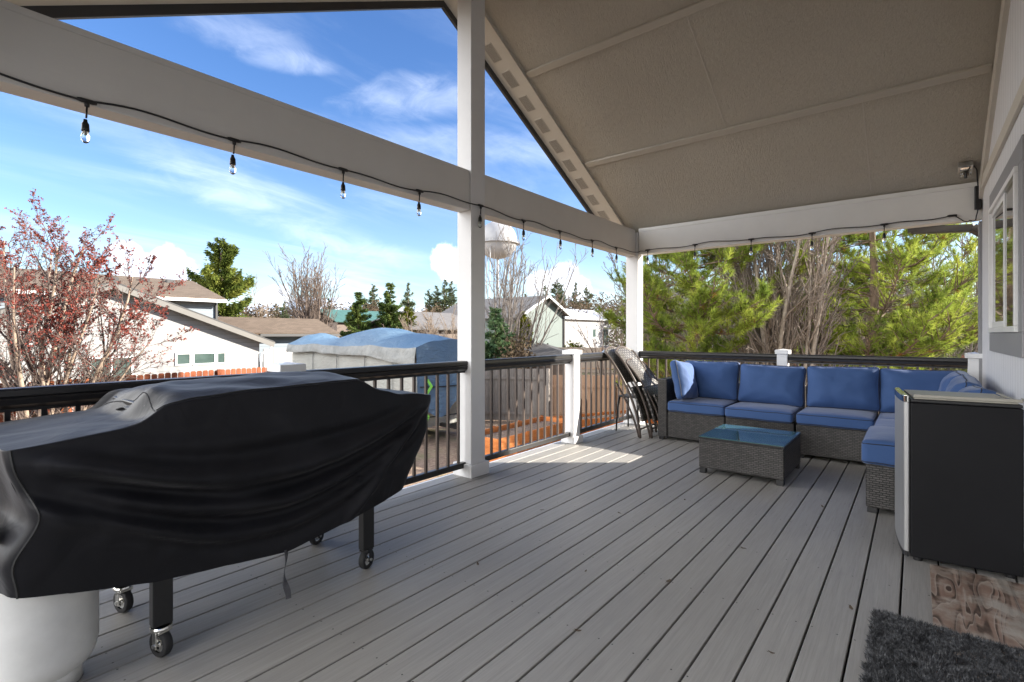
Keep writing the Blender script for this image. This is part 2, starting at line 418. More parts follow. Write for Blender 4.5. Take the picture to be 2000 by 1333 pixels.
def m_lap(name, col, pitch, axis=2):
    def fn(t, b):
        tc = t.n.new('ShaderNodeTexCoord'); o = tc.outputs['Object']
        s = t.node('ShaderNodeSeparateXYZ', i0=o)
        fr = t.math('FRACT', t.math('DIVIDE', s.outputs[axis], pitch))
        line = t.math('LESS_THAN', fr, 0.10)
        g = t.noise(o, 0.8, 3)
        c = t.ramp(g, [(0.3, tuple(x*0.95 for x in col)), (0.7, col)])
        c = t.mix(t.math('MULTIPLY', line, 0.6), c, tuple(x*0.45 for x in col))
        t.l.new(c, b.inputs['Base Color']); b.inputs['Roughness'].default_value = 0.6
        bp = t.node('ShaderNodeBump', Strength=0.5, Distance=0.02, Height=fr); t.l.new(bp.outputs[0], b.inputs['Normal'])
    return material(name, fn)
m_lap('white_lap_siding', (0.285, 0.285, 0.28), 0.20)
m_lap('sage_siding', (0.115, 0.145, 0.135), 0.30, 0)
m_lap('slate_siding', (0.20, 0.235, 0.27), 0.18)
m_lap('brown_siding', (0.12, 0.085, 0.065), 0.20)
m_lap('white_panel_siding', (0.28, 0.28, 0.285), 0.6, 0)
def m_shingle(name, c1, c2):
    def fn(t, b):
        tc = t.n.new('ShaderNodeTexCoord'); o = tc.outputs['Object']
        br = t.n.new('ShaderNodeTexBrick'); uv = t.n.new('ShaderNodeUVMap').outputs[0]; t.l.new(uv, br.inputs['Vector'])
        br.inputs['Scale'].default_value = 1; br.inputs['Brick Width'].default_value = 0.32; br.inputs['Row Height'].default_value = 0.15
        br.inputs['Mortar Size'].default_value = 0.008
        br.inputs['Color1'].default_value = (*c1, 1); br.inputs['Color2'].default_value = (*c2, 1); br.inputs['Mortar'].default_value = (*[x*.5 for x in c1], 1)
        c = t.mix(t.math('MULTIPLY', t.noise(o, 1.2, 4), 0.5), br.outputs[0], c1)
        t.l.new(c, b.inputs['Base Color']); b.inputs['Roughness'].default_value = 0.9
    return material(name, fn)
m_shingle('brown_shingle', (0.095, 0.068, 0.046), (0.15, 0.110, 0.078))
m_shingle('grey_shingle', (0.115, 0.108, 0.105), (0.16, 0.152, 0.146))
m_shingle('dark_shingle', (0.055, 0.052, 0.050), (0.08, 0.076, 0.073))
m_lap('green_metal_roof', (0.055, 0.13, 0.115), 0.9, 0)
simple('white_metal_roof', (0.48, 0.50, 0.54), (0.55, 0.56, 0.58), rough=0.5, scale=1)
simple('tower_white', (0.27, 0.27, 0.28), (0.32, 0.32, 0.33), rough=0.45, scale=.3)
simple('orange_tarp', (0.55, 0.14, 0.03), (0.62, 0.19, 0.05), rough=0.6)
def m_tarp(name, c1, c2, rough):
    def fn(t, b):
        tc = t.n.new('ShaderNodeTexCoord'); o = tc.outputs['Object']
        f = t.noise(o, 0.8, 5, 0.6, 0.5); w = t.noise(t.scale(o, (1.2, 1.2, 3.5)), 2.2, 5, 0.6, 2.0)
        t.l.new(t.ramp(f, [(0.3, c1), (0.7, c2)]), b.inputs['Base Color']); b.inputs['Roughness'].default_value = rough
        bp = t.node('ShaderNodeBump', Strength=0.55, Distance=0.10, Height=w); t.l.new(bp.outputs[0], b.inputs['Normal'])
    return material(name, fn)
m_tarp('blue_tarp', (0.080, 0.150, 0.235), (0.125, 0.195, 0.265), 0.55)
m_tarp('grey_cover_fabric', (0.30, 0.305, 0.28), (0.38, 0.38, 0.35), 0.75)
simple('tarp_edge_grey', (0.20, 0.21, 0.205), (0.28, 0.285, 0.275), rough=0.75, scale=3, bump=0.5, bscale=5, bdist=.1)
simple('lime_strap', (0.26, 0.72, 0.10), rough=0.5)
simple('black_webbing', (0.015, 0.015, 0.015), rough=0.7)

simple('maple_bark', (0.20, 0.145, 0.105), (0.34, 0.265, 0.205), rough=0.9, scale=9, bump=0.5)
simple('twig_grey', (0.11, 0.09, 0.078), (0.19, 0.165, 0.145), rough=0.9, scale=3)
simple('twig_brown', (0.085, 0.060, 0.046), (0.165, 0.125, 0.10), rough=0.9, scale=2)
simple('twig_tan', (0.16, 0.12, 0.088), (0.25, 0.195, 0.145), rough=0.9, scale=2)
simple('maple_twig', (0.075, 0.054, 0.046), (0.15, 0.115, 0.098), rough=0.9, scale=3)
simple('pale_twig', (0.16, 0.125, 0.098), (0.26, 0.21, 0.17), rough=0.9, scale=2)
simple('pale_bark', (0.22, 0.18, 0.14), (0.36, 0.31, 0.255), rough=0.9, scale=7, bump=0.4)
simple('pine_bark', (0.10, 0.068, 0.048), (0.22, 0.15, 0.105), rough=0.95, scale=9, bump=0.8, stretch=(1, 1, .35))
simple('maple_bud', (0.105, 0.014, 0.008), (0.21, 0.030, 0.014), rough=0.7, scale=1.2)
foliage('pine_needles', (0.13, 0.19, 0.035), (0.27, 0.335, 0.058), (0.42, 0.455, 0.085), 1.6, 0.45)
foliage('dry_needles', (0.20, 0.085, 0.028), (0.28, 0.13, 0.04), (0.36, 0.18, 0.06), 3, 0.3)
foliage('spruce_needles', (0.04, 0.065, 0.022), (0.075, 0.11, 0.032), (0.14, 0.165, 0.042), 1.2, 0.25)
foliage('blue_spruce_needles', (0.045, 0.085, 0.045), (0.085, 0.14, 0.065), (0.14, 0.18, 0.075), 2, 0.25)
foliage('far_pine_needles', (0.050, 0.070, 0.042), (0.080, 0.100, 0.052), (0.125, 0.135, 0.06), .4, 0.2)
foliage('arborvitae_leaves', (0.055, 0.070, 0.010), (0.105, 0.115, 0.014), (0.19, 0.17, 0.025), 2, 0.3)
foliage('conifer_leaves', (0.055, 0.085, 0.022), (0.12, 0.15, 0.032), (0.22, 0.23, 0.05), .9, 0.3)
foliage('brush_brown', (0.065, 0.050, 0.034), (0.10, 0.074, 0.050), (0.14, 0.105, 0.075), .5, 0.1)
foliage('brush_green', (0.06, 0.07, 0.03), (0.10, 0.11, 0.045), (0.16, 0.15, 0.06), .5, 0.2)

def m_ground(t, b):
    tc = t.n.new('ShaderNodeTexCoord'); o = tc.outputs['Object']
    f = t.noise(o, 0.25, 5, 0.6); g = t.noise(o, 9, 6, 0.7); h = t.noise(t.scale(o, (1, 1, 1)), 40, 4, 0.7)
    c = t.ramp(g, [(0.3, (0.13, 0.085, 0.055)), (0.5, (0.25, 0.175, 0.12)), (0.72, (0.38, 0.30, 0.22))])
    c = t.mix(t.sstep(h, 0.45, 0.7), c, (0.20, 0.12, 0.075))
    c = t.mix(t.math('MULTIPLY', t.sstep(f, 0.5, 0.62), 0.7), c, (0.15, 0.16, 0.06))
    t.l.new(c, b.inputs['Base Color']); b.inputs['Roughness'].default_value = 0.95
    bp = t.node('ShaderNodeBump', Strength=0.8, Distance=0.05, Height=g); t.l.new(bp.outputs[0], b.inputs['Normal'])
material('needle_litter', m_ground)
simple('hill_forest', (0.035, 0.048, 0.040), (0.10, 0.10, 0.085), rough=1, scale=.05)
simple('snow_hill', (0.20, 0.25, 0.32), (0.55, 0.60, 0.66), rough=1, scale=.012)

# ------------------------------------------------------------------ object helpers
ORG = {}
def props(o, label=None, cat=None, group=None, kind=None):
    if label: o['label'] = label
    if cat: o['category'] = cat
    if group: o['group'] = group
    if kind: o['kind'] = kind
    return o

def thing(name, label, cat, loc=(0, 0, 0), group=None, rotz=0.0, local=False):
    o = bpy.data.objects.new(name, None); COL.objects.link(o)
    o.empty_display_size = 0.1
    o.location = loc; o.rotation_euler = (0, 0, rotz)
    ORG[o.name] = Vector((0, 0, 0)) if local else Vector(loc)
    return props(o, label, cat, group)

def tree_copy(root, loc, rotz=None, label=None, group=None, scale=None):
    r = root.copy(); COL.objects.link(r); r.location = loc
    if rotz is not None: r.rotation_euler = (0, 0, rotz)
    if scale is not None: r.scale = scale
    if label: r['label'] = label
    if group: r['group'] = group
    for ch in list(root.children):
        c = ch.copy(); COL.objects.link(c); c.parent = r
        for g in list(ch.children):
            d = g.copy(); COL.objects.link(d); d.parent = c
    return r

def link_mesh(name, me, mats, parent=None, smooth=False, bevel=0, solid=0, auto=None, subsurf=0):
    for m in (mats if isinstance(mats, (list, tuple)) else [mats]):
        me.materials.append(MATS[m])
    if smooth: me.polygons.foreach_set('use_smooth', [True]*len(me.polygons))
    o = bpy.data.objects.new(name, me); COL.objects.link(o)
    if parent is not None: o.parent = parent; ORG[o.name] = ORG[parent.name]
    if solid:
        s = o.modifiers.new('thick', 'SOLIDIFY'); s.thickness = solid; s.offset = 0
    if subsurf:
        s = o.modifiers.new('sub', 'SUBSURF'); s.levels = s.render_levels = subsurf
    if bevel:
        b = o.modifiers.new('bevel', 'BEVEL'); b.width = bevel; b.segments = 2; b.limit_method = 'ANGLE'; b.angle_limit = math.radians(40)
        b.harden_normals = False
    return o

class MB:
    def __init__(s): s.v = []; s.f = []; s.mi = []; s.cur = 0
    def add(s, vs, fs):
        k = len(s.v); s.v += [tuple(p) for p in vs]
        for f in fs: s.f.append([i+k for i in f]); s.mi.append(s.cur)
        return s
    def box(s, x0, x1, y0, y1, z0, z1):
        vs = [(x, y, z) for z in (z0, z1) for y in (y0, y1) for x in (x0, x1)]
        return s.add(vs, [(0, 2, 3, 1), (4, 5, 7, 6), (0, 1, 5, 4), (1, 3, 7, 5), (3, 2, 6, 7), (2, 0, 4, 6)])
    def obox(s, c, sx, sy, sz, m=None):
        m = m or Matrix.Identity(3); c = Vector(c)
        vs = [c + m @ Vector((x*sx/2, y*sy/2, z*sz/2)) for z in (-1, 1) for y in (-1, 1) for x in (-1, 1)]
        return s.add(vs, [(0, 2, 3, 1), (4, 5, 7, 6), (0, 1, 5, 4), (1, 3, 7, 5), (3, 2, 6, 7), (2, 0, 4, 6)])
    def bar(s, a, b, w, h, up=(0, 0, 1)):
        a = Vector(a); b = Vector(b); d = (b-a).normalized(); up = Vector(up)
        x = d.cross(up).normalized(); y = x.cross(d).normalized()
        m = Matrix((x, d, y)).transposed()
        return s.obox((a+b)/2, w, (b-a).length, h, m)
    def tube(s, pts, rad, n=8, cap=True):
        pts = [Vector(p) for p in pts]; k = len(pts)
        if not hasattr(rad, '__len__'): rad = [rad]*k
        vs = []; ref = None
        for i, p in enumerate(pts):
            d = (pts[min(i+1, k-1)]-pts[max(i-1, 0)]).normalized()
            if ref is None: ref = Vector((0, 0, 1)) if abs(d.z) < 0.9 else Vector((1, 0, 0))
            x = d.cross(ref).normalized(); y = x.cross(d).normalized(); ref = y
            for j in range(n):
                a = 2*math.pi*j/n; vs.append(p + (x*math.cos(a)+y*math.sin(a))*rad[i])
        fs = [(i*n+j, i*n+(j+1) % n, (i+1)*n+(j+1) % n, (i+1)*n+j) for i in range(k-1) for j in range(n)]
        if cap: fs += [tuple(range(n))[::-1], tuple((k-1)*n+j for j in range(n))]
        return s.add(vs, fs)
    def lathe(s, prof, c, n=24, axis='z', m=None):
        c = Vector(c); vs = []
        for r, h in prof:
            for j in range(n):
                a = 2*math.pi*j/n
                p = Vector((r*math.cos(a), r*math.sin(a), h))
                if axis == 'y': p = Vector((p.x, p.z, p.y))
                if axis == 'x': p = Vector((p.z, p.x, p.y))
                if m: p = m @ p
                vs.append(c+p)
        k = len(prof)
        fs = [(i*n+j, i*n+(j+1) % n, (i+1)*n+(j+1) % n, (i+1)*n+j) for i in range(k-1) for j in range(n)]
        return s.add(vs, fs)
    def prism(s, poly, a, b):
        "extrude a polygon of 3-D points by vector from a to b"
        a = Vector(a); b = Vector(b); n = len(poly)
        vs = [Vector(p)+a for p in poly]+[Vector(p)+b for p in poly]
        fs = [tuple(range(n)), tuple(range(n, 2*n))[::-1]]+[(i, i+n, (i+1) % n+n, (i+1) % n) for i in range(n)]
        return s.add(vs, fs)
    def grid(s, fn, nu, nv):
        vs = [fn(i/nu, j/nv) for j in range(nv+1) for i in range(nu+1)]
        fs = [(j*(nu+1)+i, j*(nu+1)+i+1, (j+1)*(nu+1)+i+1, (j+1)*(nu+1)+i) for j in range(nv) for i in range(nu)]
        return s.add(vs, fs)
    def mesh(s, name, org=Vector((0, 0, 0)), recalc=True):
        me = bpy.data.meshes.new(name)
        me.from_pydata([tuple(Vector(p)-org) for p in s.v], [], s.f)
        if len(set(s.mi)) > 1: me.polygons.foreach_set('material_index', s.mi)
        if recalc:
            import bmesh
            bm = bmesh.new(); bm.from_mesh(me); bmesh.ops.recalc_face_normals(bm, faces=bm.faces); bm.to_mesh(me); bm.free()
        uv = me.uv_layers.new(name='UVMap')
        for p in me.polygons:
            n = p.normal; ax = max(range(3), key=lambda i: abs(n[i]))
            for li in p.loop_indices:
                c = me.vertices[me.loops[li].vertex_index].co
                uv.data[li].uv = (c.y, c.z) if ax == 0 else ((c.x, c.z) if ax == 1 else (c.x, c.y))
        me.update(); return me
    def build(s, name, mats, parent=None, smooth=False, bevel=0, **kw):
        if parent is not None: org = ORG[parent.name]
        else:
            a = np.array(s.v); org = Vector(((a[:, 0].min()+a[:, 0].max())/2, (a[:, 1].min()+a[:, 1].max())/2, a[:, 2].min()))
        o = link_mesh(name, s.mesh(name, org), mats, parent, smooth, bevel, **kw)
        if parent is None: o.location = org; ORG[o.name] = org
        return o

def fast(name, V, F, mat, parent=None, org=None):
    "V (n,3) array, F (m,3) triangles"
    V = np.asarray(V, np.float32); F = np.asarray(F, np.int32)
    if parent is not None: org = ORG[parent.name]
    if org is None: org = Vector((0, 0, 0))
    me = bpy.data.meshes.new(name)
    me.vertices.add(len(V)); me.vertices.foreach_set('co', (V-np.array(org, np.float32)).ravel())
    me.loops.add(F.size); me.loops.foreach_set('vertex_index', F.ravel())
    me.polygons.add(len(F)); me.polygons.foreach_set('loop_start', np.arange(0, F.size, F.shape[1], dtype=np.int32))
    me.update(calc_edges=True)
    o = link_mesh(name, me, mat, parent)
    if parent is None: o.location = org; ORG[o.name] = Vector(org)
    return o

# ------------------------------------------------------------------ plant helpers
def tubes(polys):
    VV = []; FF = []; off = 0
    for pts, rad, n in polys:
        pts = np.asarray(pts, float); k = len(pts); rad = np.asarray(rad, float)
        d = np.gradient(pts, axis=0); d /= (np.linalg.norm(d, axis=1, keepdims=True)+1e-9)
        ref = np.array([0.31, 0.17, 0.93]) if abs(d[0, 2]) < 0.8 else np.array([0.95, 0.2, 0.1])
        x = np.cross(d, ref); x /= (np.linalg.norm(x, axis=1, keepdims=True)+1e-9); y = np.cross(x, d)
        a = np.arange(n)*2*np.pi/n
        ring = pts[:, None, :]+(x[:, None, :]*np.cos(a)[None, :, None]+y[:, None, :]*np.sin(a)[None, :, None])*rad[:, None, None]
        VV.append(ring.reshape(-1, 3))
        i = np.arange(k-1)[:, None]*n; j = np.arange(n)[None, :]; j2 = (j+1) % n
        FF.append(np.stack([i+j, i+j2, i+n+j2, i+n+j], -1).reshape(-1, 4)+off); off += k*n
    return np.concatenate(VV), np.concatenate(FF)

def unit(v): return v/(np.linalg.norm(v)+1e-9)

def grow(out, tips, p, d, L, r, lev, cfg, rng):
    "recursive bare branch; cfg per level: (segments, sides, wobble, up, children, angle, len ratio, start)"
    seg, sides, wob, up, nch, ang, lr, st = cfg[lev]
    pts = [p]; dd = d
    for i in range(seg):
        dd = unit(dd + rng.normal(0, wob, 3) + np.array([0, 0, up]))
        pts.append(pts[-1]+dd*L/seg)
    pts = np.array(pts); rr = r*(1-np.linspace(0, 1, seg+1)*0.78)
    out.append((pts, rr, sides, lev))
    if lev == len(cfg)-1:
        tips.append((pts, dd)); return
    for c in range(nch):
        t = st+(1-st)*(c+rng.random())/nch; t = min(t, 0.98)
        f = t*seg; i = int(f); q = pts[i]*(1-(f-i))+pts[min(i+1, seg)]*(f-i)
        base = unit(pts[min(i+1, seg)]-pts[i])
        az = rng.random()*2*np.pi+c*2.4
        px = unit(np.cross(base, [0.3, 0.9, 0.2])); py = np.cross(base, px)
        a = ang*rng.uniform(0.7, 1.25)
        nd = base*math.cos(a)+(px*math.cos(az)+py*math.sin(az))*math.sin(a)
        ll = L*lr*rng.uniform(0.6, 1.15)*(1-0.45*t)
        grow(out, tips, q, unit(nd), ll, max(r*(1-t*0.78)*0.55, 0.0035), lev+1, cfg, rng)

def bare_tree(name, label, cat, base, stems, cfg, seed, bark, twig, group=None, rmin=None, split=1, buds=None):
    "stems: list of (offset, direction, length, radius)"
    rng = np.random.default_rng(seed)
    t = thing(name, label, cat, base, group)
    out = []; tips = []
    for off, d, L, r in stems:
        grow(out, tips, np.array(base)+np.array(off), unit(np.array(d, float)), L, r, 0, cfg, rng)
    if rmin: out = [(p, np.maximum(r, rmin), n, l) for p, r, n, l in out]
    V, F = tubes([(p, r, n) for p, r, n, l in out if l < split]); o = fast('trunk', V, F, bark, t)
    o.data.polygons.foreach_set('use_smooth', [True]*len(o.data.polygons))
    V, F = tubes([(p, r, n) for p, r, n, l in out if l >= split]); fast('crown', V, F, twig, t)
    if buds:
        n, size, mat, fn = buds
        P = []
        for _ in range(n):
            pts, dd = tips[rng.integers(len(tips))]
            f = rng.random()**0.7*(len(pts)-1); i = min(int(f), len(pts)-2)
            q = pts[i]*(1-(f-i))+pts[i+1]*(f-i)
            if rng.random() < fn(q): P.append(q+rng.normal(0, size*0.4, 3))
        V, F = scatter_tris(np.array(P), size, rng); fast('buds', V, F, mat, t)
    return t

def scatter_tris(P, size, rng, elong=1.0):
    n = len(P); a = rng.normal(0, 1, (n, 3)); a /= np.linalg.norm(a, axis=1, keepdims=True)
    b = np.cross(a, rng.normal(0, 1, (n, 3))); b /= np.linalg.norm(b, axis=1, keepdims=True)
    s = size*rng.uniform(0.6, 1.4, (n, 1))
    V = np.stack([P-a*s*elong*.5-b*s*.45, P-a*s*elong*.5+b*s*.45, P+a*s*elong*.7], 1).reshape(-1, 3)
    return V, np.arange(3*n).reshape(-1, 3)

def blades(P, D, L, w, rng):
    "thin needles: from P along D"
    n = len(P); D = D/np.linalg.norm(D, axis=1, keepdims=True)
    s = np.cross(D, rng.normal(0, 1, (n, 3))); s /= np.linalg.norm(s, axis=1, keepdims=True)
    L = np.asarray(L).reshape(-1, 1)*np.ones((n, 1))
    V = np.stack([P-s*w/2, P+s*w/2, P+D*L], 1).reshape(-1, 3)
    return V, np.arange(3*n).reshape(-1, 3)

def long_needle_pine(label, base, height, lean, crown, seed, group, ntuft=44, zlo=1.2, trunk_r=0.2):
    "open crown of whorled limbs that carry bursts of long needles"
    rng = np.random.default_rng(seed)
    base = np.array(base, float); t = thing('pine_tree', label, 'tree', tuple(base), group)
    n = 14; zz = np.linspace(0, 1, n)
    tp = base[None]+np.stack([lean[0]*zz+0.10*np.sin(zz*7+seed), lean[1]*zz+0.08*np.cos(zz*6), zz*height], 1)
    V, F = tubes([(tp, trunk_r*(1-zz*0.88), 10)]); o = fast('trunk', V, F, 'pine_bark', t)
    o.data.polygons.foreach_set('use_smooth', [True]*len(o.data.polygons))
    br = []; T = []; dry = []
    z = zlo
    while z < height-0.15:
        f = z/height; i = min(int(f*(n-1)), n-2); g = f*(n-1)-i
        p = tp[i]*(1-g)+tp[i+1]*g
        for k in range(rng.integers(3, 6)):
            az = rng.random()*2*np.pi; L = crown(f)*rng.uniform(0.55, 1.12)
            d = np.array([math.cos(az), math.sin(az), rng.uniform(-0.10, 0.45)]); d = unit(d)
            m = 8; pts = [p]; dd = d
            for s in range(m):
                dd = unit(dd+rng.normal(0, 0.10, 3)+np.array([0, 0, 0.05+0.03*s-0.10*(s < 3)]))
                pts.append(pts[-1]+dd*L/m)
            pts = np.array(pts); br.append((pts, np.linspace(0.045*(1.1-f), 0.010, m+1), 5))
            T.append((pts[-1], dd, 1.0))
            for c in range(int(10+L*8.5)):
                u = rng.uniform(0.28, 1.0)*m; j = min(int(u), m-1); q = pts[j]*(1-(u-j))+pts[j+1]*(u-j)
                bd = unit(pts[j+1]-pts[j]); sd = unit(np.cross(bd, [0, 0, 1]))*(1 if rng.random() < .5 else -1)
                e = unit(bd*rng.uniform(.4, 1.0)+sd*rng.uniform(.4, 1.0)+np.array([0, 0, rng.uniform(-.1, .55)])+rng.normal(0, .15, 3))
                l = L*rng.uniform(.12, .34)*(1.2-0.5*u/m)
                q2 = q+e*l*.5+rng.normal(0, .03, 3); e2 = unit(e+np.array([0, 0, .45])); q3 = q2+e2*l*.5
                br.append((np.array([q, q2, q3]), np.array([.014, .010, .007]), 4))
                T.append((q3, e2, rng.uniform(.75, 1.1)))
                if rng.random() < .75: T.append((q2, unit(e+rng.normal(0, .5, 3)), rng.uniform(.6, .9)))
                if rng.random() < .05: dry.append((q+rng.normal(0, .06, 3), e))
        z += rng.uniform(0.24, 0.46)
    V, F = tubes(br); fast('limbs', V, F, 'pine_bark', t)
    P = []; D = []; L = []
    for q, e, s in T:
        k = ntuft; h = rng.normal(0, .62, (k, 3))+np.array(e)*1.0; h /= np.linalg.norm(h, axis=1, keepdims=True)
        P.append(np.array(q)[None]-np.array(e)[None]*rng.random((k, 1))*0.16); D.append(h); L.append(rng.uniform(.14, .235, k)*s)
    V, F = blades(np.concatenate(P), np.concatenate(D), np.concatenate(L), 0.0115, rng); fast('crown', V, F, 'pine_needles', t)
    if dry:
        P = []; D = []
        for q, e in dry:
            h = rng.normal(0, .9, (26, 3)); P.append(np.repeat(np.array(q)[None], 26, 0)); D.append(h)
        V, F = blades(np.concatenate(P), np.concatenate(D), .13, 0.010, rng); fast('dry_needle_clumps', V, F, 'dry_needles', t)
    return t

def conifer_meshes(h, r, seed, leaf, density, droop=-0.25, taper=0.85, bare=0.06, ragged=0.25, gap=0.0, fluff=0.03):
    "trunk + crown arrays for a spruce/fir/far pine standing at the origin"
    rng = np.random.default_rng(seed); P = []; br = []
    z = h*bare
    while z < h*0.985:
        f = z/h; R = r*((1-f)**taper)*rng.uniform(1-ragged, 1+ragged*.6)
        k = rng.integers(4, 7)
        for c in range(k):
            if rng.random() < gap: continue
            az = rng.random()*2*np.pi; L = max(R*rng.uniform(.7, 1.1), 0.12*r)
            m = 5; u = np.linspace(0, 1, m+1)
            pts = np.stack([np.cos(az)*L*u, np.sin(az)*L*u, z+L*(droop*u+0.28*u*u)], 1)
            br.append((pts, np.linspace(.028*h/8, .006, m+1), 3))
            nn = max(6, int(density*L*(0.7+L)))
            uu = rng.uniform(.18, 1.02, nn)
            w = L*0.30*(1.05-uu)+leaf*.35
            q = np.stack([np.cos(az)*L*uu, np.sin(az)*L*uu, z+L*(droop*uu+.28*uu*uu)], 1)
            side = np.array([-np.sin(az), np.cos(az), 0]); sg = rng.uniform(-1, 1, (nn, 1))
            q = q+side[None]*sg*w[:, None]+np.stack([0*uu, 0*uu, -np.abs(sg[:, 0])*w*.35+rng.normal(0, leaf*.25+fluff*L, nn)], 1)
            P.append(q)
        z += h*rng.uniform(.018, .036)
    P = np.concatenate(P)
    # leaf sprays point outwards and down a little
    n = len(P); a = P*np.array([1, 1, 0])+1e-4; a /= np.linalg.norm(a, axis=1, keepdims=True)
    a = a+rng.normal(0, .45, (n, 3))+np.array([0, 0, .1]); a /= np.linalg.norm(a, axis=1, keepdims=True)
    b = np.cross(a, rng.normal(0, 1, (n, 3))); b /= np.linalg.norm(b, axis=1, keepdims=True)
    s = leaf*rng.uniform(.6, 1.5, (n, 1))
    V = np.stack([P-a*s*.5-b*s*.28, P-a*s*.5+b*s*.28, P+a*s*.9], 1).reshape(-1, 3); F = np.arange(3*n).reshape(-1, 3)
    zz = np.linspace(0, 1, 6)
    tv, tf = tubes([(np.stack([0*zz, 0*zz, zz*h*.97], 1), .022*h*(1-zz*.93), 7)]+br)
    return (tv, tf), (V, F)

def conifer(name, label, base, h, r, seed, leaf, density, mat, group=None, bark='pine_bark', **kw):
    t = thing(name, label, 'tree', tuple(base), group, local=True)
    (tv, tf), (V, F) = conifer_meshes(h, r, seed, leaf, density, **kw)
    fast('trunk', tv, tf, bark, t); fast('crown', V, F, mat, t)
    return t

def bush(name, label, cat, base, rx, ry, h, seed, mat, n, leaf, group=None, stems='twig_brown', upright=False):
    "lumpy crown of small leaf faces around a handful of stems"
    rng = np.random.default_rng(seed); t = thing(name, label, cat, tuple(base), group, local=True)
    lob = rng.normal(0, 1, (9, 3)); lob /= np.linalg.norm(lob, axis=1, keepdims=True); lob[:, 2] = np.abs(lob[:, 2])
    C = lob*np.array([rx*.55, ry*.55, h*.42])+np.array([0, 0, h*.42])
    i = rng.integers(0, 9, n); q = rng.normal(0, 1, (n, 3)); q /= np.linalg.norm(q, axis=1, keepdims=True)
    P = C[i]+q*np.array([rx*.45, ry*.45, h*.42])*rng.uniform(.5, 1.08, (n, 1))
    P[:, 2] = np.clip(P[:, 2], .02, None)
    V, F = scatter_tris(P, leaf, rng, 1.6 if upright else 1.1)
    st = [(np.array([[0, 0, 0], c*.5+rng.normal(0, .02, 3), c*1.3]), np.array([.03, .02, .006])*max(h, .8), 4) for c in C]
    tv, tf = tubes(st); fast('stems', tv, tf, stems, t); fast('crown', V, F, mat, t)
    return t

# ------------------------------------------------------------------ setting: ground, hills, deck
GZ = -1.85
RX = 3.105; RZ = 4.13; SL = 0.525          # porch ridge
def roof_z(x): return RZ-SL*abs(x-RX)

def build_ground():
    def fn(u, v):
        x = -600+1500*u; y = -600+1500*v
        r = math.hypot(x, y); z = GZ
        z += 0.05*mnoise.noise(Vector((x*.3, y*.3, 0)))*(1 if r < 60 else 0)
        if r > 300: z += (r-300)*0.004
        return (x, y, z)
    m = MB(); m.grid(fn, 150, 150)
    o = m.build('ground', 'needle_litter', smooth=True); props(o, kind='structure')
    # distant wooded hills and a snowy ridge
    def ridge(name, D, a0, a1, zf, mat, thick):
        m = MB(); n = 90
        def fn(u, v):
            a = a0+(a1-a0)*u; d = D+thick*v
            h = zf(u)*math.sin(math.pi*min(v*1.0, 1.0))**.8
            p = at(1000+984*math.tan(a), d*math.cos(a)); return (p.x, p.y, GZ-1+h)
        m.grid(fn, n, 8); o = m.build(name, mat, smooth=True); props(o, kind='structure')
    ridge('hills', 420, -1.2, 1.1, lambda u: 15+6*mnoise.noise(Vector((u*9, 1, 0)))+3*mnoise.noise(Vector((u*40, 2, 0))), 'hill_forest', 130)
    ridge('mountain', 1800, -.6, .2, lambda u: 128+46*mnoise.noise(Vector((u*5+3, 5, 0)))+14*mnoise.noise(Vector((u*25, 7, 0))), 'snow_hill', 900)
build_ground()

def build_deck():
    m = MB(); k0 = int((-0.46-0.055)/0.1432)-1
    for k in range(-4, 21):
        y0 = 0.055+0.1432*k+0.0042; y1 = y0+0.1348
        y0 = max(y0, -0.455); y1 = min(y1, 3.04)
        if y1-y0 < 0.02: continue
        m.box(-2.2, 6.27, y0, y1, -0.024, 0)
    o = m.build('deck', 'composite_decking', bevel=0.003); props(o, kind='structure')
    m = MB(); m.box(-2.2, 6.27, -0.455, 3.03, -0.30, -0.034)
    o = m.build('deck_joists', 'deck_understructure'); props(o, kind='structure')
    m = MB(); m.box(-2.2, 6.295, 3.045, 3.07, -0.32, -0.004); m.box(6.275, 6.30, -0.46, 3.043, -0.32, -0.004)
    o = m.build('deck_rim', 'vinyl_white'); props(o, kind='structure')
    m = MB()
    for x in (-1.8, .1, 3.1, 6.1):
        m.box(x-.07, x+.07, 2.80, 2.94, GZ, -0.31)
    o = m.build('deck_footings', 'concrete'); props(o, kind='structure')
build_deck()

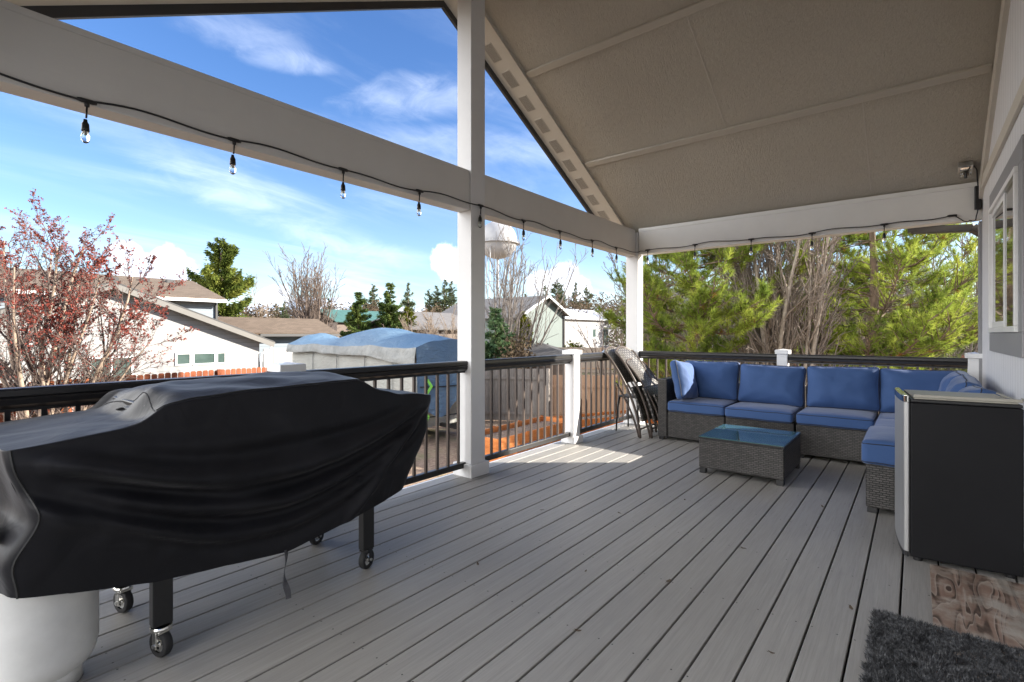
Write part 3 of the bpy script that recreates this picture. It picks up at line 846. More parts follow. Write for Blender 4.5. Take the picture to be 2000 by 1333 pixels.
# ------------------------------------------------------------------ house wall, window, porch roof
def build_house():
    h = thing('house', 'light grey grooved house wall with white sliding window beside the deck', 'house', (3.0, -3, GZ))
    m = MB(); W = -0.46; X1 = 6.245
    poly = [(-7, W, GZ), (X1, W, GZ), (X1, W, roof_z(X1)+.04), (RX, W, RZ+.04), (-.06, W, roof_z(-.06)+.04), (-7, W, roof_z(-.06)+.04)]
    m.prism(poly, (0, 0, 0), (0, -7, 0)); m.build('wall', 'grooved_siding', h)
    m = MB()                                     # vertical corner board and band trim
    m.box(6.16, 6.258, W-.02, W+.022, GZ, 2.19); m.build('corner_board', 'grey_trim', h, bevel=.003)
    m = MB()
    for s in (1,):
        a = Vector((RX, W+.012, RZ-.10)); b = Vector((6.14, W+.012, roof_z(6.14)-.10)); m.bar(a, b, .03, .14, (0, 0, 1))
    m.build('gable_trim', 'trim_paint', h)
    m = MB(); m.box(-5, 6.18, W, W+.022, 2.44, 2.53); m.build('wall_band', 'trim_paint', h, bevel=.003)
    # window with grey surround
    x0, x1, z0, z1 = 3.95, 5.235, 1.188, 2.115
    m = MB()
    m.box(x0-.14, x1+.12, W, W+.02, z1+.002, z1+.13); m.box(x0-.14, x1+.12, W, W+.02, z0-.14, z0-.002)
    m.box(x1+.002, x1+.12, W, W+.02, z0-.001, z1+.001); m.box(x0-.14, x0-.002, W, W+.02, z0-.001, z1+.001)
    m.build('window_surround', 'grey_trim', h, bevel=.003)
    m = MB()
    d0, d1 = W-.01, W+.036
    for a in ((x0, x1, z1-.035, z1), (x0, x1, z0, z0+.035)): m.box(a[0], a[1], d0, d1, a[2], a[3])
    for a in ((x1-.035, x1), (x0, x0+.035)): m.box(a[0], a[1], d0, d1, z0+.036, z1-.036)
    mid = x0+.42*(x1-x0)
    m.box(mid-.02, mid+.02, d0, d1-.012, z0+.036, z1-.036)
    m.box(x1-.058, x1-.037, d0, d1-.018, z0+.037, z1-.037); m.box(mid+.021, mid+.036, d0, d1-.012, z0+.037, z1-.037)
    m.box(mid+.051, x1-.076, d0, d1-.012, z1-.075, z1-.037); m.box(mid+.051, x1-.076, d0, d1-.012, z0+.037, z0+.075)
    f = m.build('window', 'vinyl_white', h, bevel=.003)
    m = MB(); m.box(mid+.05, x1-.075, W+.010, W+.018, z0+.07, z1-.07); m.build('sliding_pane', 'window_glass', f)
    m = MB(); m.box(x0+.036, mid-.021, W+.010, W+.018, z0+.036, z1-.036); m.build('pane', 'window_glass', f)
build_house()

def build_porch_roof():
    r = thing('porch_roof', 'gabled porch roof with embossed tan ceiling panels and vented rake', 'roof', (RX, 1.5, 2.5))
    X1 = 6.44; X0 = 2*RX-X1; Y0, Y1 = -7.3, 3.30
    # ceiling sheets, three between the battens on the right slope, one on the left
    m = MB(); T = 0.018
    def slab(xa, xb, ya, yb, lift, th):
        za, zb = roof_z(xa)+lift, roof_z(xb)+lift
        m.add([(xa, ya, za), (xb, ya, zb), (xb, yb, zb), (xa, yb, za), (xa, ya, za+th), (xb, ya, zb+th), (xb, yb, zb+th), (xa, yb, za+th)],
              [(0, 1, 2, 3), (7, 6, 5, 4), (0, 4, 5, 1), (1, 5, 6, 2), (2, 6, 7, 3), (3, 7, 4, 0)])
    CY = 3.0
    for xa, xb in ((RX, 3.94), (3.942, 5.06), (5.062, 6.30)):
        cuts = {0: [(-.46, CY)]}[0]
        for ya, yb in cuts: slab(xa, xb, ya, yb, 0.030, T)
    slab(RX-.001, X0+.14, -.46, CY, 0.030, T)
    m.build('ceiling', 'embossed_ceiling_panel', r)
    m = MB()
    for xc in (3.94, 5.06):
        slab(xc-.028, xc+.028, -.43, CY-.03, 0.010, .019)
    m.build('ceiling_batten', 'batten_paint', r, bevel=.003)
    m = MB()                                      # faint butt joints of the sheets
    for xa, xb, y in ((3.97, 5.03, 1.42), (5.09, 6.1, .35), (RX+.02, 3.91, .6)):
        slab(xa, xb, y-.003, y+.003, 0.0275, .002)
    m.build('panel_joint', 'trim_paint', r)
    # rake soffits outside the gable beam with a row of vents
    for sgn in (1, -1):
        m = MB()
        xe = X1 if sgn > 0 else X0
        slab(RX, xe, CY+.012, Y1-.03, 0.004, .02)
        sof = m.build('rake_soffit', 'trim_paint', r)
        if sgn > 0:
            for i in range(9):
                xv = 3.63+i*.2735+.0; m = MB()
                slab(xv-.085, xv+.085, 3.105, 3.205, -.0005, .004)
                fr = m.build('vent', 'trim_paint', sof)
                m = MB()
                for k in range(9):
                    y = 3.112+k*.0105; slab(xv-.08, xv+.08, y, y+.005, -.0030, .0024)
                m.build('vent_slats', 'vent_slat_tan', fr)
        m = MB(); slab(RX, xe, CY-.016, CY+.010, -.012, .05); m.build('rake_trim', 'trim_paint', r)
        m = MB(); slab(RX, xe, Y1-.028, Y1, -.055, .24); m.build('fascia', 'fascia_dark', r)
        m = MB(); slab(RX, xe, -7.3, Y1+.03, .19, .03); m.build('shingles', 'dark_shingle', r)
        m = MB(); slab(RX, xe, -7.3, CY-.02, .05, .13); m.build('roof_deck', 'deck_understructure', r)
    ze = roof_z(X1)
    m = MB(); m.box(X1, X1+.022, -7, 3.31, ze-.02, ze+.19); m.build('eave_fascia', 'gutter_bronze', r)
    m = MB(); m.box(6.32, X1-.002, -.4, 3.26, ze-.012, ze-.002); m.build('eave_soffit', 'trim_paint', r)
    m = MB()
    pr = [(0, .10), (0, 0), (.09, 0), (.12, .10), (.112, .10), (.084, .008), (.008, .008), (.008, .10)]
    m.prism([(X1+.024+a, 0, ze+.055+b) for a, b in pr], (0, -7, 0), (0, 3.31, 0)); m.build('gutter', 'gutter_bronze', r)
build_porch_roof()

def porch_beam(label, boxes, mat):
    m = MB()
    for b in boxes: m.box(*b)
    o = m.build('porch_beam', mat, bevel=.004); return props(o, label, 'beam')
porch_beam('long white beam across the gable between the left corner and the ridge post', [(.21, 3.008, 2.86, 2.99, 2.192, 2.49), (.21, 3.008, 2.868, 2.98, 2.491, 2.525)], 'white_beam_paint')
porch_beam('shorter white gable beam between the ridge post and the far corner post', [(3.182, 6.146, 2.86, 2.99, 2.192, 2.49), (3.182, 6.146, 2.868, 2.98, 2.491, 2.535)], 'white_beam_paint')
porch_beam('white eave beam from the far corner post to the house wall', [(6.15, 6.28, -.458, 2.82, 2.209, 2.545), (6.142, 6.149, -.458, 2.82, 2.50, 2.545)], 'side_beam_paint')
porch_beam('white eave beam overhead at the left end of the porch', [(-.07, .06, -.458, 2.82, 2.209, 2.545)], 'side_beam_paint')

def porch_post(label, x0, x1, y0, y1, z1, group):
    t = thing('porch_post', label, 'post', ((x0+x1)/2, (y0+y1)/2, 0), group)
    m = MB(); m.box(x0, x1, y0, y1, 0, z1); m.build('shaft', 'white_post_paint', t, bevel=.004)
    m = MB(); e = .026
    m.box(x0-e, x1+e, y0-e, y0-.001, 0, .105); m.box(x0-e, x1+e, y1+.001, y1+e, 0, .105)
    m.box(x0-e, x0-.001, y0-.0005, y1+.0005, 0, .105); m.box(x1+.001, x1+e, y0-.0005, y1+.0005, 0, .105)
    m.build('base_trim', 'white_post_paint', t, bevel=.004)
    return t
PG = 'tall white porch posts'
porch_post('tall white post running up past the beam to the ridge', 3.01, 3.18, 2.845, 3.005, RZ+.02, PG)
porch_post('white post at the far corner of the porch behind the folded chairs', 6.148, 6.30, 2.83, 3.0, 2.5, PG)
porch_post('white post at the left corner of the porch beyond the grill', .05, .20, 2.845, 3.0, 2.5, PG)

# ------------------------------------------------------------------ railing
def rail_post(label, x, y, half=.062, cap=True, group='short white railing posts'):
    t = thing('railing_post', label, 'post', (x, y, 0), group)
    m = MB(); m.box(x-half, x+half, y-half, y+half, 0, .955); m.build('shaft', 'vinyl_white', t, bevel=.004)
    m = MB(); e = half+.017
    m.box(x-e, x+e, y-e, y+e, (.956), 1.0); m.add([(x-e+.01, y-e+.01, 1.0), (x+e-.01, y-e+.01, 1.0), (x+e-.01, y+e-.01, 1.0), (x-e+.01, y+e-.01, 1.0), (x, y, 1.012)], [(0, 1, 4), (1, 2, 4), (2, 3, 4), (3, 0, 4)])
    m.build('cap', 'vinyl_white', t, bevel=.003)
    m = MB()
    e0 = half+.002; e1 = half+.025
    m.box(x-e1, x+e1, y-e1, y-e0, 0, .075); m.box(x-e1, x+e1, y+e0, y+e1, 0, .075); m.box(x-e1, x-e0, y-e0, y+e0, 0, .075); m.box(x+e0, x+e1, y-e0, y+e0, 0, .075)
    m.build('base_skirt', 'vinyl_white', t, bevel=.004)
    return t
FY = 2.925
rail_post('short white railing post with its cap showing behind the covered grill', 1.50, FY)
rail_post('short white railing post in sun between the ridge post and the far corner', 4.69, FY)
rail_post('short white railing post behind the middle of the sofa', 6.215, 1.15, .052)
rail_post('short white railing post against the house wall', 6.215, -.41, .045)

def railing(label, along, a, b, c, pos, mat_b):
    "along 'x' or 'y'; a..b span, c the other coordinate; pos baluster positions"
    mid = (a+b)/2
    t = thing('railing_section', label, 'railing', (mid, c, 0) if along == 'x' else (c, mid, 0), 'black railing sections')
    prof = [(-.012, 0), (-.012, .012), (-.040, .030), (-.043, .052), (-.037, .060), (-.043, .066), (-.043, .088), (-.034, .097), (.034, .097), (.043, .088), (.043, .066), (.037, .060), (.043, .052), (.040, .030), (.012, .012), (.012, 0)]
    z0 = .857
    m = MB()
    if along == 'x': m.prism([(0, c+p, z0+q) for p, q in prof], (a, 0, 0), (b, 0, 0))
    else: m.prism([(c+p, 0, z0+q) for p, q in prof], (0, a, 0), (0, b, 0))
    m.build('top_rail', 'railing_black', t)
    m = MB()
    if along == 'x': m.box(a, b, c-.02, c+.02, .072, .118)
    else: m.box(c-.02, c+.02, a, b, .072, .118)
    m.build('bottom_rail', 'railing_black', t, bevel=.003)
    for p in pos:
        m = MB()
        if along == 'x': m.box(p-.0095, p+.0095, c-.0095, c+.0095, .119, .866)
        else: m.box(c-.0095, c+.0095, p-.0095, p+.0095, .119, .866)
        m.build('baluster', mat_b, t)
    return t
def span(a, b, step=.1165):
    n = int((b-a)/step); s = (b-a)/(n+1)
    return [a+s*(i+1) for i in range(n)]
railing('black railing section behind the left part of the covered grill', 'x', .205, 1.436, FY, span(.205, 1.436), 'railing_black')
railing('black railing section between the capped post and the ridge post', 'x', 1.564, 3.008, FY, [1.66+.1165*i for i in range(12)], 'railing_bronze')
railing('black railing section between the ridge post and the sunlit short post', 'x', 3.182, 4.627, FY, [3.353+.117*i-.117 for i in range(12)], 'railing_bronze')
railing('black railing section between the sunlit short post and the corner post', 'x', 4.753, 6.146, FY, span(4.753, 6.146), 'railing_bronze')
railing('black side railing section behind the left half of the sofa', 'y', 1.203, 2.828, 6.215, span(1.203, 2.828), 'railing_bronze')
railing('black side railing section behind the corner of the sofa by the house', 'y', -.364, 1.097, 6.215, [-.233+.1126*i for i in range(12)], 'railing_bronze')

# ------------------------------------------------------------------ string lights, outlet, downspout
def build_string_lights():
    t = thing('string_lights', 'black outdoor string lights with clear bulbs hung along the white beams', 'string lights', (3.1, 2.84, 2.2))
    nodes = [(-.05, 2.84, 2.20, 0), (.557, 2.842, 2.201, 1), (1.17, 2.842, 2.214, 1), (1.827, 2.842, 2.223, 1), (2.458, 2.842, 2.226, 1), (3.108, 2.828, 2.245, 1), (3.712, 2.842, 2.229, 1),
             (4.323, 2.842, 2.227, 1), (4.98, 2.842, 2.227, 1), (5.563, 2.842, 2.224, 1), (6.12, 2.815, 2.235, 0), (6.132, 2.689, 2.252, 1), (6.132, 2.089, 2.255, 1), (6.132, 1.457, 2.246, 1), (6.132, .86, 2.240, 1),
             (6.132, .246, 2.250, 1), (6.132, -.256, 2.262, 2), (6.13, -.36, 2.19, 0), (6.13, -.415, 2.20, 0), (6.13, -.43, 2.30, 0)]
    pts = []
    rr = random.Random(4)
    for i in range(len(nodes)-1):
        a = Vector(nodes[i][:3]); b = Vector(nodes[i+1][:3]); L = (b-a).length
        n = 14 if L > .3 else 4
        rise = (0.016 if i % 2 == 0 else -0.008) if L > .3 else 0
        if i < 2: rise = .022
        for k in range(n):
            u = k/n; p = a.lerp(b, u)
            p.z += rise*math.sin(math.pi*u)*(1-.5*u) + .008*math.sin(u*2*math.pi)
            pts.append(p)
    pts.append(Vector(nodes[-1][:3]))
    m = MB(); m.tube(pts, .0048, 7); m.build('cord', 'black_plastic', t, smooth=True)
    for x, y, z, k in nodes:
        if not k: continue
        d = Vector((1, 0, 0)) if y > 2.8 else Vector((0, 1, 0))
        c = Vector((x, y, z))
        m = MB(); m.tube([c-d*.034, c-d*.02, c+d*.02, c+d*.034], [.007, .0105, .0105, .007], 8)
        if k == 2:
            m.build('connector', 'black_plastic', t, smooth=True); continue
        sw = rr.uniform(-.010, .010)
        p1 = c+Vector((0, 0, -.025)); p2 = c+Vector((sw*.5, 0, -.075)); p3 = c+Vector((sw, 0, -.082))
        m.tube([c, p1], [.011, .009], 8); m.tube([p1, p2], .0042, 6)
        prof = [(.0005, 0), (.007, 0), (.008, -.010), (.0135, -.020), (.0150, -.044), (.0150, -.052), (.0005, -.052)]
        m.lathe(prof, p3, 12)
        s = m.build('socket', 'black_plastic', t, smooth=True)
        m = MB(); m.lathe([(.0005, -.052), (.010, -.0525), (.0115, -.058), (.0155, -.070), (.0165, -.082), (.0135, -.096), (.007, -.103), (.0005, -.1045)], p3, 14)
        m.build('bulb', 'clear_glass', s, smooth=True)
        m = MB(); m.lathe([(.0005, -.0535), (.004, -.0545), (.0036, -.072), (.0005, -.073)], p3, 8); m.build('filament_mount', 'bulb_base', s)
build_string_lights()

def build_outlet():
    t = thing('outlet_box', 'weatherproof outlet box with power adapter and cord at the ceiling corner', 'outlet', (6.0, -.35, 2.6))
    x = 5.93; z = roof_z(x)
    m = MB(); m.obox((x, -.335, z-.005), .075, .10, .05, Matrix.Rotation(math.atan(SL), 3, 'Y')); m.build('box', 'galvanised', t, bevel=.004)
    m = MB(); m.obox((x-.025, -.335, z-.055), .05, .075, .06, Matrix.Rotation(math.atan(SL), 3, 'Y')); m.build('cover', 'clear_glass', t, bevel=.004)
    m = MB(); m.tube([(x-.02, -.335, z-.05), (x-.025, -.335, z-.11)], [.016, .010], 8); m.build('plug', 'black_plastic', t)
    m = MB(); m.tube([(x-.025, -.335, z-.09), (x-.02, -.36, z-.03), (x+.03, -.39, z+.0), (x+.10, -.415, z-.02), (6.12, -.425, 2.56), (6.13, -.43, 2.50)], .0055, 6); m.build('cord', 'black_plastic', t, smooth=True)
    m = MB(); m.box(6.10, 6.142, -.452, -.405, 2.29, 2.50); m.build('adapter', 'black_plastic', t, bevel=.006)
build_outlet()

def build_downspout():
    t = thing('downspout', 'dark bronze gutter downspout elbowing back to the house corner', 'downspout', (6.35, -.47, 0))
    m = MB(); m.bar((6.52, .03, 2.222), (6.37, -.42, 2.165), .085, .07); m.bar((6.365, -.41, 2.165), (6.315, -.56, 2.03), .08, .065, (0, 1, 0))
    m.box(6.275, 6.345, -.60, -.53, GZ+.1, 2.05)
    m.build('pipe', 'gutter_bronze', t, bevel=.006)
    m = MB(); m.box(6.47, 6.56, -.02, .07, 2.20, 2.42); m.build('outlet', 'gutter_bronze', t, bevel=.006)
build_downspout()

# ------------------------------------------------------------------ upholstery
def puff(half, r, dome, n=18, rot=None, c=(0, 0, 0), wrinkle=0.004, seed=0, bottom=0.25, corner=0.0):
    "rounded, domed cushion body; local z is the thick axis"
    hx, hy, hz = half; m = MB(); c = Vector(c); rot = rot or Matrix.Identity(3)
    def surf(p):
        x, y, z = p
        q = Vector((x*hx, y*hy, z*hz)); r2 = min(r, hz*.98)
        inn = Vector((max(-(hx-r2), min(hx-r2, q.x)), max(-(hy-r2), min(hy-r2, q.y)), max(-(hz-r2), min(hz-r2, q.z))))
        d = q-inn
        o = inn + (d.normalized()*r2 if d.length > 1e-9 else d)
        ux, uy = o.x/hx, o.y/hy
        w = max(0, (1-ux**4))*max(0, (1-uy**4))
        o.z += dome*w*(1 if z > 0 else -bottom)*min(1, abs(o.z)/hz)
        if corner:
            e = max(abs(ux), abs(uy)); o.z *= 1-corner*max(0, (e-.35)/.65)**2
            k = 1-0.045*(1-min(abs(ux), 1)**2)*(abs(uy) > .6)*abs(uy)
            o.y *= k; o.x *= 1-0.03*(1-min(abs(uy), 1)**2)*(abs(ux) > .6)*abs(ux)
        if wrinkle:
            s = Vector((o.x*7+seed*3.1, o.y*7, o.z*5+seed))
            o.z += wrinkle*mnoise.noise(s)*1.6 + wrinkle*.8*mnoise.noise(s*2.7)
        return c + rot @ o
    for ax in range(3):
        for sg in (-1, 1):
            def fn(u, v, ax=ax, sg=sg):
                a, b = 2*u-1, 2*v-1
                a = math.sin(a*math.pi/2*.98)/math.sin(math.pi/2*.98); b = math.sin(b*math.pi/2*.98)/math.sin(math.pi/2*.98)
                p = [0, 0, 0]; p[ax] = sg; p[(ax+1) % 3] = a; p[(ax+2) % 3] = b
                return surf(p)
            m.grid(fn, n, n)
    return m, surf

def weld(o):
    import bmesh
    bm = bmesh.new(); bm.from_mesh(o.data); bmesh.ops.remove_doubles(bm, verts=bm.verts, dist=0.0004)
    bmesh.ops.recalc_face_normals(bm, faces=bm.faces); bm.to_mesh(o.data); bm.free(); return o

def cushion(name, label, cat, group, c, half, rot=None, r=0.035, dome=.02, seed=0, corner=0.0, piping=(.72,), wrinkle=.004, n=18):
    rot = rot or Matrix.Identity(3)
    m, surf = puff(half, r, dome, n, rot, c, wrinkle, seed, corner=corner)
    t = thing(name, label, cat, c, group)
    o = weld(m.build('cover', 'blue_fabric', t, smooth=True))
    for zf in piping:
        pts = []; k = 22
        for sx, sy, dx, dy in ((-1, -1, 1, 0), (1, -1, 0, 1), (1, 1, -1, 0), (-1, 1, 0, -1)):
            for i in range(k):
                u = i/k*2
                pts.append(surf(((sx+dx*u)*.9999, (sy+dy*u)*.9999, zf)))
        pts.append(pts[0])
        pm = MB(); pm.tube(pts, .0036, 6, cap=False); pm.build('piping', 'dark_piping', t, smooth=True)
    return t

SG = 'wicker sectional sofa modules'
def frame(label, x0, x1, y0, y1, back=None, arm=False):
    "back: 'x' along the far railing, 'y' along the house wall"
    t = thing('sofa_module', label, 'sofa', ((x0+x1)/2, (y0+y1)/2, 0), SG)
    m = MB(); m.box(x0, x1, y0, y1, .035, .318); m.build('base', 'grey_wicker', t, bevel=.010)
    if 'x' in (back or ''):
        m = MB(); m.box(x1-.085, x1+.03, y0, y1, .320, .64); m.build('backrest', 'grey_wicker', t, bevel=.012)
    if 'y' in (back or ''):
        m = MB(); m.box(x0, x1-(.09 if 'x' in back else 0), y0, y0+.085, .320, .64); m.build('backrest', 'grey_wicker', t, bevel=.012)
    if arm:
        m = MB(); m.box(x0-.012, x1+.03, y1+.001, y1+.105, .035, .675); m.build('armrest', 'grey_wicker', t, bevel=.010)
    for x in (x0+.035, x1-.035):
        for y in (y0+.035, y1+(.07 if arm else -.035)):
            m = MB(); m.box(x-.028, x+.028, y-.028, y+.028, 0, .034); m.build('foot', 'black_plastic', t, bevel=.003)
    return t
frame('wicker sofa end module with the armrest beside the folded chairs', 5.44, 6.07, 1.548, 2.158, 'x', True)
frame('armless wicker sofa module behind the glass topped table', 5.44, 6.07, .912, 1.540, 'x')
frame('armless wicker sofa module next to the inner corner of the sectional', 5.44, 6.07, .290, .896, 'x')
frame('wicker corner module of the sectional where railing and house wall meet', 5.44, 6.07, -.425, .282, 'xy')
frame('wicker sofa module along the house wall nearest the corner', 4.76, 5.43, -.425, .262, 'y')
frame('wicker sofa module along the house wall standing beside the black fridge', 4.065, 4.75, -.425, .262, None)

CG = 'blue seat cushions of the sectional'
def seat(label, x0, x1, y0, y1, z0=.320, z1=.432, dome=.018, seed=0):
    cushion('seat_cushion', label, 'cushion', CG, ((x0+x1)/2, (y0+y1)/2, (z0+z1)/2), ((x1-x0)/2, (y1-y0)/2, (z1-z0)/2), None, .028, dome, seed, piping=(.8, -.8), wrinkle=.003)
seat('blue seat cushion at the armrest end under the sunlit pillow', 5.415, 5.985, 1.546, 2.152, seed=1)
seat('blue seat cushion with a sunlit front edge behind the glass table', 5.395, 5.985, .918, 1.538, z1=.425, seed=2)
seat('blue seat cushion third from the armrest, left of the inner corner', 5.405, 5.985, .285, .892, z1=.428, seed=3)
seat('blue seat cushion filling the corner of the sectional', 5.44, 5.985, -.335, .275, seed=4)
seat('blue seat cushion of the wall side nearest the corner', 4.74, 5.43, -.335, .272, z1=.445, seed=5)
seat('thick blue cushion overhanging the module beside the black fridge', 4.035, 4.73, -.42, .285, z1=.475, dome=.03, seed=6)

def back_rot(yaw, lean, roll=0.0):
    "cushion standing upright: thick axis horizontal, facing yaw, leaning back"
    return Matrix.Rotation(yaw, 3, 'Z') @ Matrix.Rotation(-lean, 3, 'Y') @ Matrix.Rotation(roll, 3, 'X') @ Matrix(((0, 0, -1), (0, 1, 0), (1, 0, 0)))
BG = 'blue back cushions of the sectional'
def backc(label, c, w, h, th, yaw=0.0, lean=.2, seed=0, roll=0.0):
    # local x -> up, local y -> along, local z -> towards the sitter (-X before yaw)
    cushion('back_cushion', label, 'cushion', BG, c, (h/2, w/2, th/2), back_rot(yaw, -lean, roll), .05, .035, seed, corner=.42, piping=(.75,), wrinkle=.009, n=28)
backc('blue back cushion behind the sunlit end pillow', (5.915, 1.835, .650), .63, .44, .15, lean=.20, seed=11)
backc('blue back cushion directly behind the glass table', (5.905, 1.205, .635), .65, .43, .16, lean=.22, seed=12, roll=.02)
backc('blue back cushion third from the armrest', (5.905, .570, .645), .625, .43, .16, lean=.20, seed=13, roll=-.02)
backc('blue back cushion in the corner of the sectional', (5.92, -.015, .640), .60, .43, .16, lean=.20, seed=14)
backc('blue back cushion turned sideways against the armrest, its face in sunlight', (5.61, 2.035, .655), .46, .44, .13, yaw=math.pi/2, lean=.24, seed=15, roll=.12)
backc('blue back cushion at the house wall nearest the corner', (5.55, -.26, .650), .60, .43, .17, yaw=-math.pi/2, lean=.20, seed=16)
backc('blue back cushion at the house wall second from the corner', (4.98, -.265, .645), .58, .42, .17, yaw=-math.pi/2, lean=.26, seed=17, roll=.04)
backc('slumped blue back cushion at the house wall nearest the fridge', (4.44, -.28, .640), .56, .40, .17, yaw=-math.pi/2, lean=.32, seed=18, roll=-.05)

# ------------------------------------------------------------------ table
def build_table():
    x0, x1, y0, y1 = 4.335, 5.05, .795, 1.445
    t = thing('coffee_table', 'low grey wicker coffee table with a glass top', 'table', ((x0+x1)/2, (y0+y1)/2, 0))
    m = MB(); m.box(x0, x1, y0, y1, .045, .290); m.build('base', 'grey_wicker', t, bevel=.010)
    m = MB()
    for a in ((x0-.004, x1+.004, y0-.004, y0+.018), (x0-.004, x1+.004, y1-.018, y1+.004)): m.box(*a, .2905, .304)
    for a in ((x0-.004, x0+.018, y0+.0185, y1-.0185), (x1-.018, x1+.004, y0+.0185, y1-.0185)): m.box(*a, .2905, .304)
    m.build('rim', 'black_plastic', t, bevel=.003)
    m = MB(); m.box(x0+.001, x1-.001, y0+.001, y1-.001, .3045, .3115); m.build('glass_top', 'table_glass', t, bevel=.002)
    for x in (x0+.03, x1-.03):
        for y in (y0+.03, y1-.03):
            m = MB(); m.box(x-.026, x+.026, y-.026, y+.026, 0, .044); m.build('leg', 'black_plastic', t, bevel=.003)
build_table()

# ------------------------------------------------------------------ fridge (local frame, front face towards +Y)
def build_fridge():
    t = thing('mini_fridge', 'black mini fridge with a curved stainless steel door', 'fridge', (3.335, .030, 0), None, math.radians(6.0), True)
    m = MB(); m.box(0, .47, -.43, -.006, .022, .822); m.build('body', 'black_enamel', t, bevel=.006)
    m = MB(); m.box(.002, .468, -.428, -.008, .824, .840); m.build('top_panel', 'black_plastic', t, bevel=.004)
    m = MB(); m.box(.012, .458, -.415, -.02, .8405, .848); m.box(.012, .026, -.43, -.02, .8485, .864); m.box(.027, .44, -.43, -.417, .8485, .856)
    m.add([(.012, -.45, .8485), (.10, -.45, .8485), (.10, -.44, .866), (.012, -.44, .866)], [(0, 1, 2, 3)])
    m.build('worktop_tray', 'worktop_beige', t, bevel=.003)
    m = MB(); pr = []
    for i in range(13):
        a = math.pi*i/12
        pr.append((.235-.232*math.cos(a), .008+.024*max(0, math.sin(a))**.55, 0))
    pr = [(.003, .001, 0)]+pr+[(.467, .001, 0)]
    m.prism(pr, (0, 0, .045), (0, 0, .822)); d = m.build('door', 'brushed_steel', t, bevel=.002)
    m = MB(); pr2 = [(x*1.008-.002, y*1.05, 0) for x, y, _ in pr]
    m.prism(pr2, (0, 0, .8225), (0, 0, .858)); m.build('door_cap', 'chrome', d, bevel=.003)
    m = MB(); m.box(.004, .466, -.0045, -.0005, .04, .845); m.build('door_gasket', 'black_rubber', d)
    m = MB(); m.prism([(x, y*.9, 0) for x, y, _ in pr], (0, 0, .02), (0, 0, .0445)); m.build('kick_strip', 'black_plastic', t)
    for x in (.04, .43):
        for y in (-.39, -.04):
            m = MB(); m.lathe([(.0005, 0), (.02, 0), (.02, .021), (.0005, .021)], (x, y, 0), 12); m.build('foot', 'black_plastic', t)
build_fridge()

# ------------------------------------------------------------------ rug, plywood
def build_rug():
    t = thing('shag_rug', 'dark charcoal shag rug on the deck in front of the fridge', 'rug', (2.1, -.15, 0))
    m = MB(); m.box(1.55, 2.615, -.43, .135, .001, .010); m.build('backing', 'black_rubber', t)
    rng = np.random.default_rng(8); n = 95000
    P = np.stack([rng.uniform(1.55, 2.618, n), rng.uniform(-.432, .138, n), np.full(n, .009)], 1)
    nz = np.array([[mnoise.noise(Vector((p[0]*22, p[1]*22, 0))), mnoise.noise(Vector((p[0]*22, p[1]*22, 9)))] for p in P[:12000]])
    nz = np.repeat(nz, 8, 0)[:n]; P[:len(nz), :2] = np.repeat(P[:12000, :2], 8, 0)[:n]+rng.normal(0, .004, (n, 2)); P[:, 0] = np.clip(P[:, 0], 1.55, 2.622); P[:, 1] = np.clip(P[:, 1], -.433, .142)
    D = np.concatenate([nz*1.1+rng.normal(0, .32, (n, 2)), np.full((n, 1), .85)], 1)
    ex = np.clip((P[:, 0]-2.59)/.03, 0, 1); ey = np.clip((P[:, 1]-.11)/.03, 0, 1); D[:, 0] += ex*.6; D[:, 1] += ey*.6
    V, F = blades(P, D, rng.uniform(.013, .023, n), .0036, rng); fast('pile', V, F, 'shag_pile', t)
build_rug()
m = MB(); m.box(2.15, 3.322, -.44, -.052, .001, .012)
props(m.build('plywood_board', 'weathered_plywood', bevel=.002), 'weathered brown board with swirling raised grain lying by the fridge', 'board')

# ------------------------------------------------------------------ grill: griddle, cover, propane tank
GX = (.635, 1.518); GYs = (2.158, 2.625)
def build_grill():
    t = thing('griddle', 'griddle on black legs with casters hidden under the black cover', 'grill', (1.08, 2.4, 0))
    m = MB(); m.box(.585, 1.545, 2.13, 2.66, .60, .86); m.box(.25, .583, 2.16, 2.62, .79, .80); m.box(1.547, 1.86, 2.16, 2.62, .79, .80)
    m.box(.60, 1.52, 2.22, 2.64, .862, .915)
    m.build('body', 'black_metal', t, bevel=.01)
    for x in GX:
        for y in GYs:
            left = x < 1
            m = MB(); m.box(x-.032, x+.032, y-.022, y+.022, .118 if left else .10, .60); m.build('leg', 'black_metal', t, bevel=.004)
            met = 'chrome' if left else 'black_metal'
            yaw = Matrix.Rotation(math.radians(105 if left else 20), 3, 'Z'); c = Vector((x, y, .048))
            m = MB()
            if left:
                m.lathe([(.0005, .068), (.034, .067), (.036, .060), (.034, .053), (.0005, .052)], c, 20)
            m.obox(c+Vector((0, 0, .048)), .05, .05, .012, yaw)
            for s in (-1, 1): m.obox(c+yaw @ Vector((0, s*.024, .018)), .022, .004, .062, yaw)
            fk = m.build('caster', met, t, bevel=.002)
            m = MB(); m.lathe([(.030, -.014), (.044, -.0155), (.048, -.010), (.048, .010), (.044, .0155), (.030, .014)], c, 28, 'y', yaw); m.build('tyre', 'black_rubber', fk, smooth=True)
            m = MB(); m.lathe([(.0005, -.017), (.008, -.017), (.010, -.012), (.028, -.009), (.031, -.012), (.031, .012), (.028, .009), (.010, .012), (.008, .017), (.0005, .017)], c, 24, 'y', yaw); m.build('rim', 'chrome', fk, smooth=True)
            m = MB(); m.lathe([(.0005, -.031), (.007, -.031), (.007, .031), (.0005, .031)], c, 10, 'y', yaw); m.build('axle_bolt', 'galvanised', fk)
    return t
build_grill()

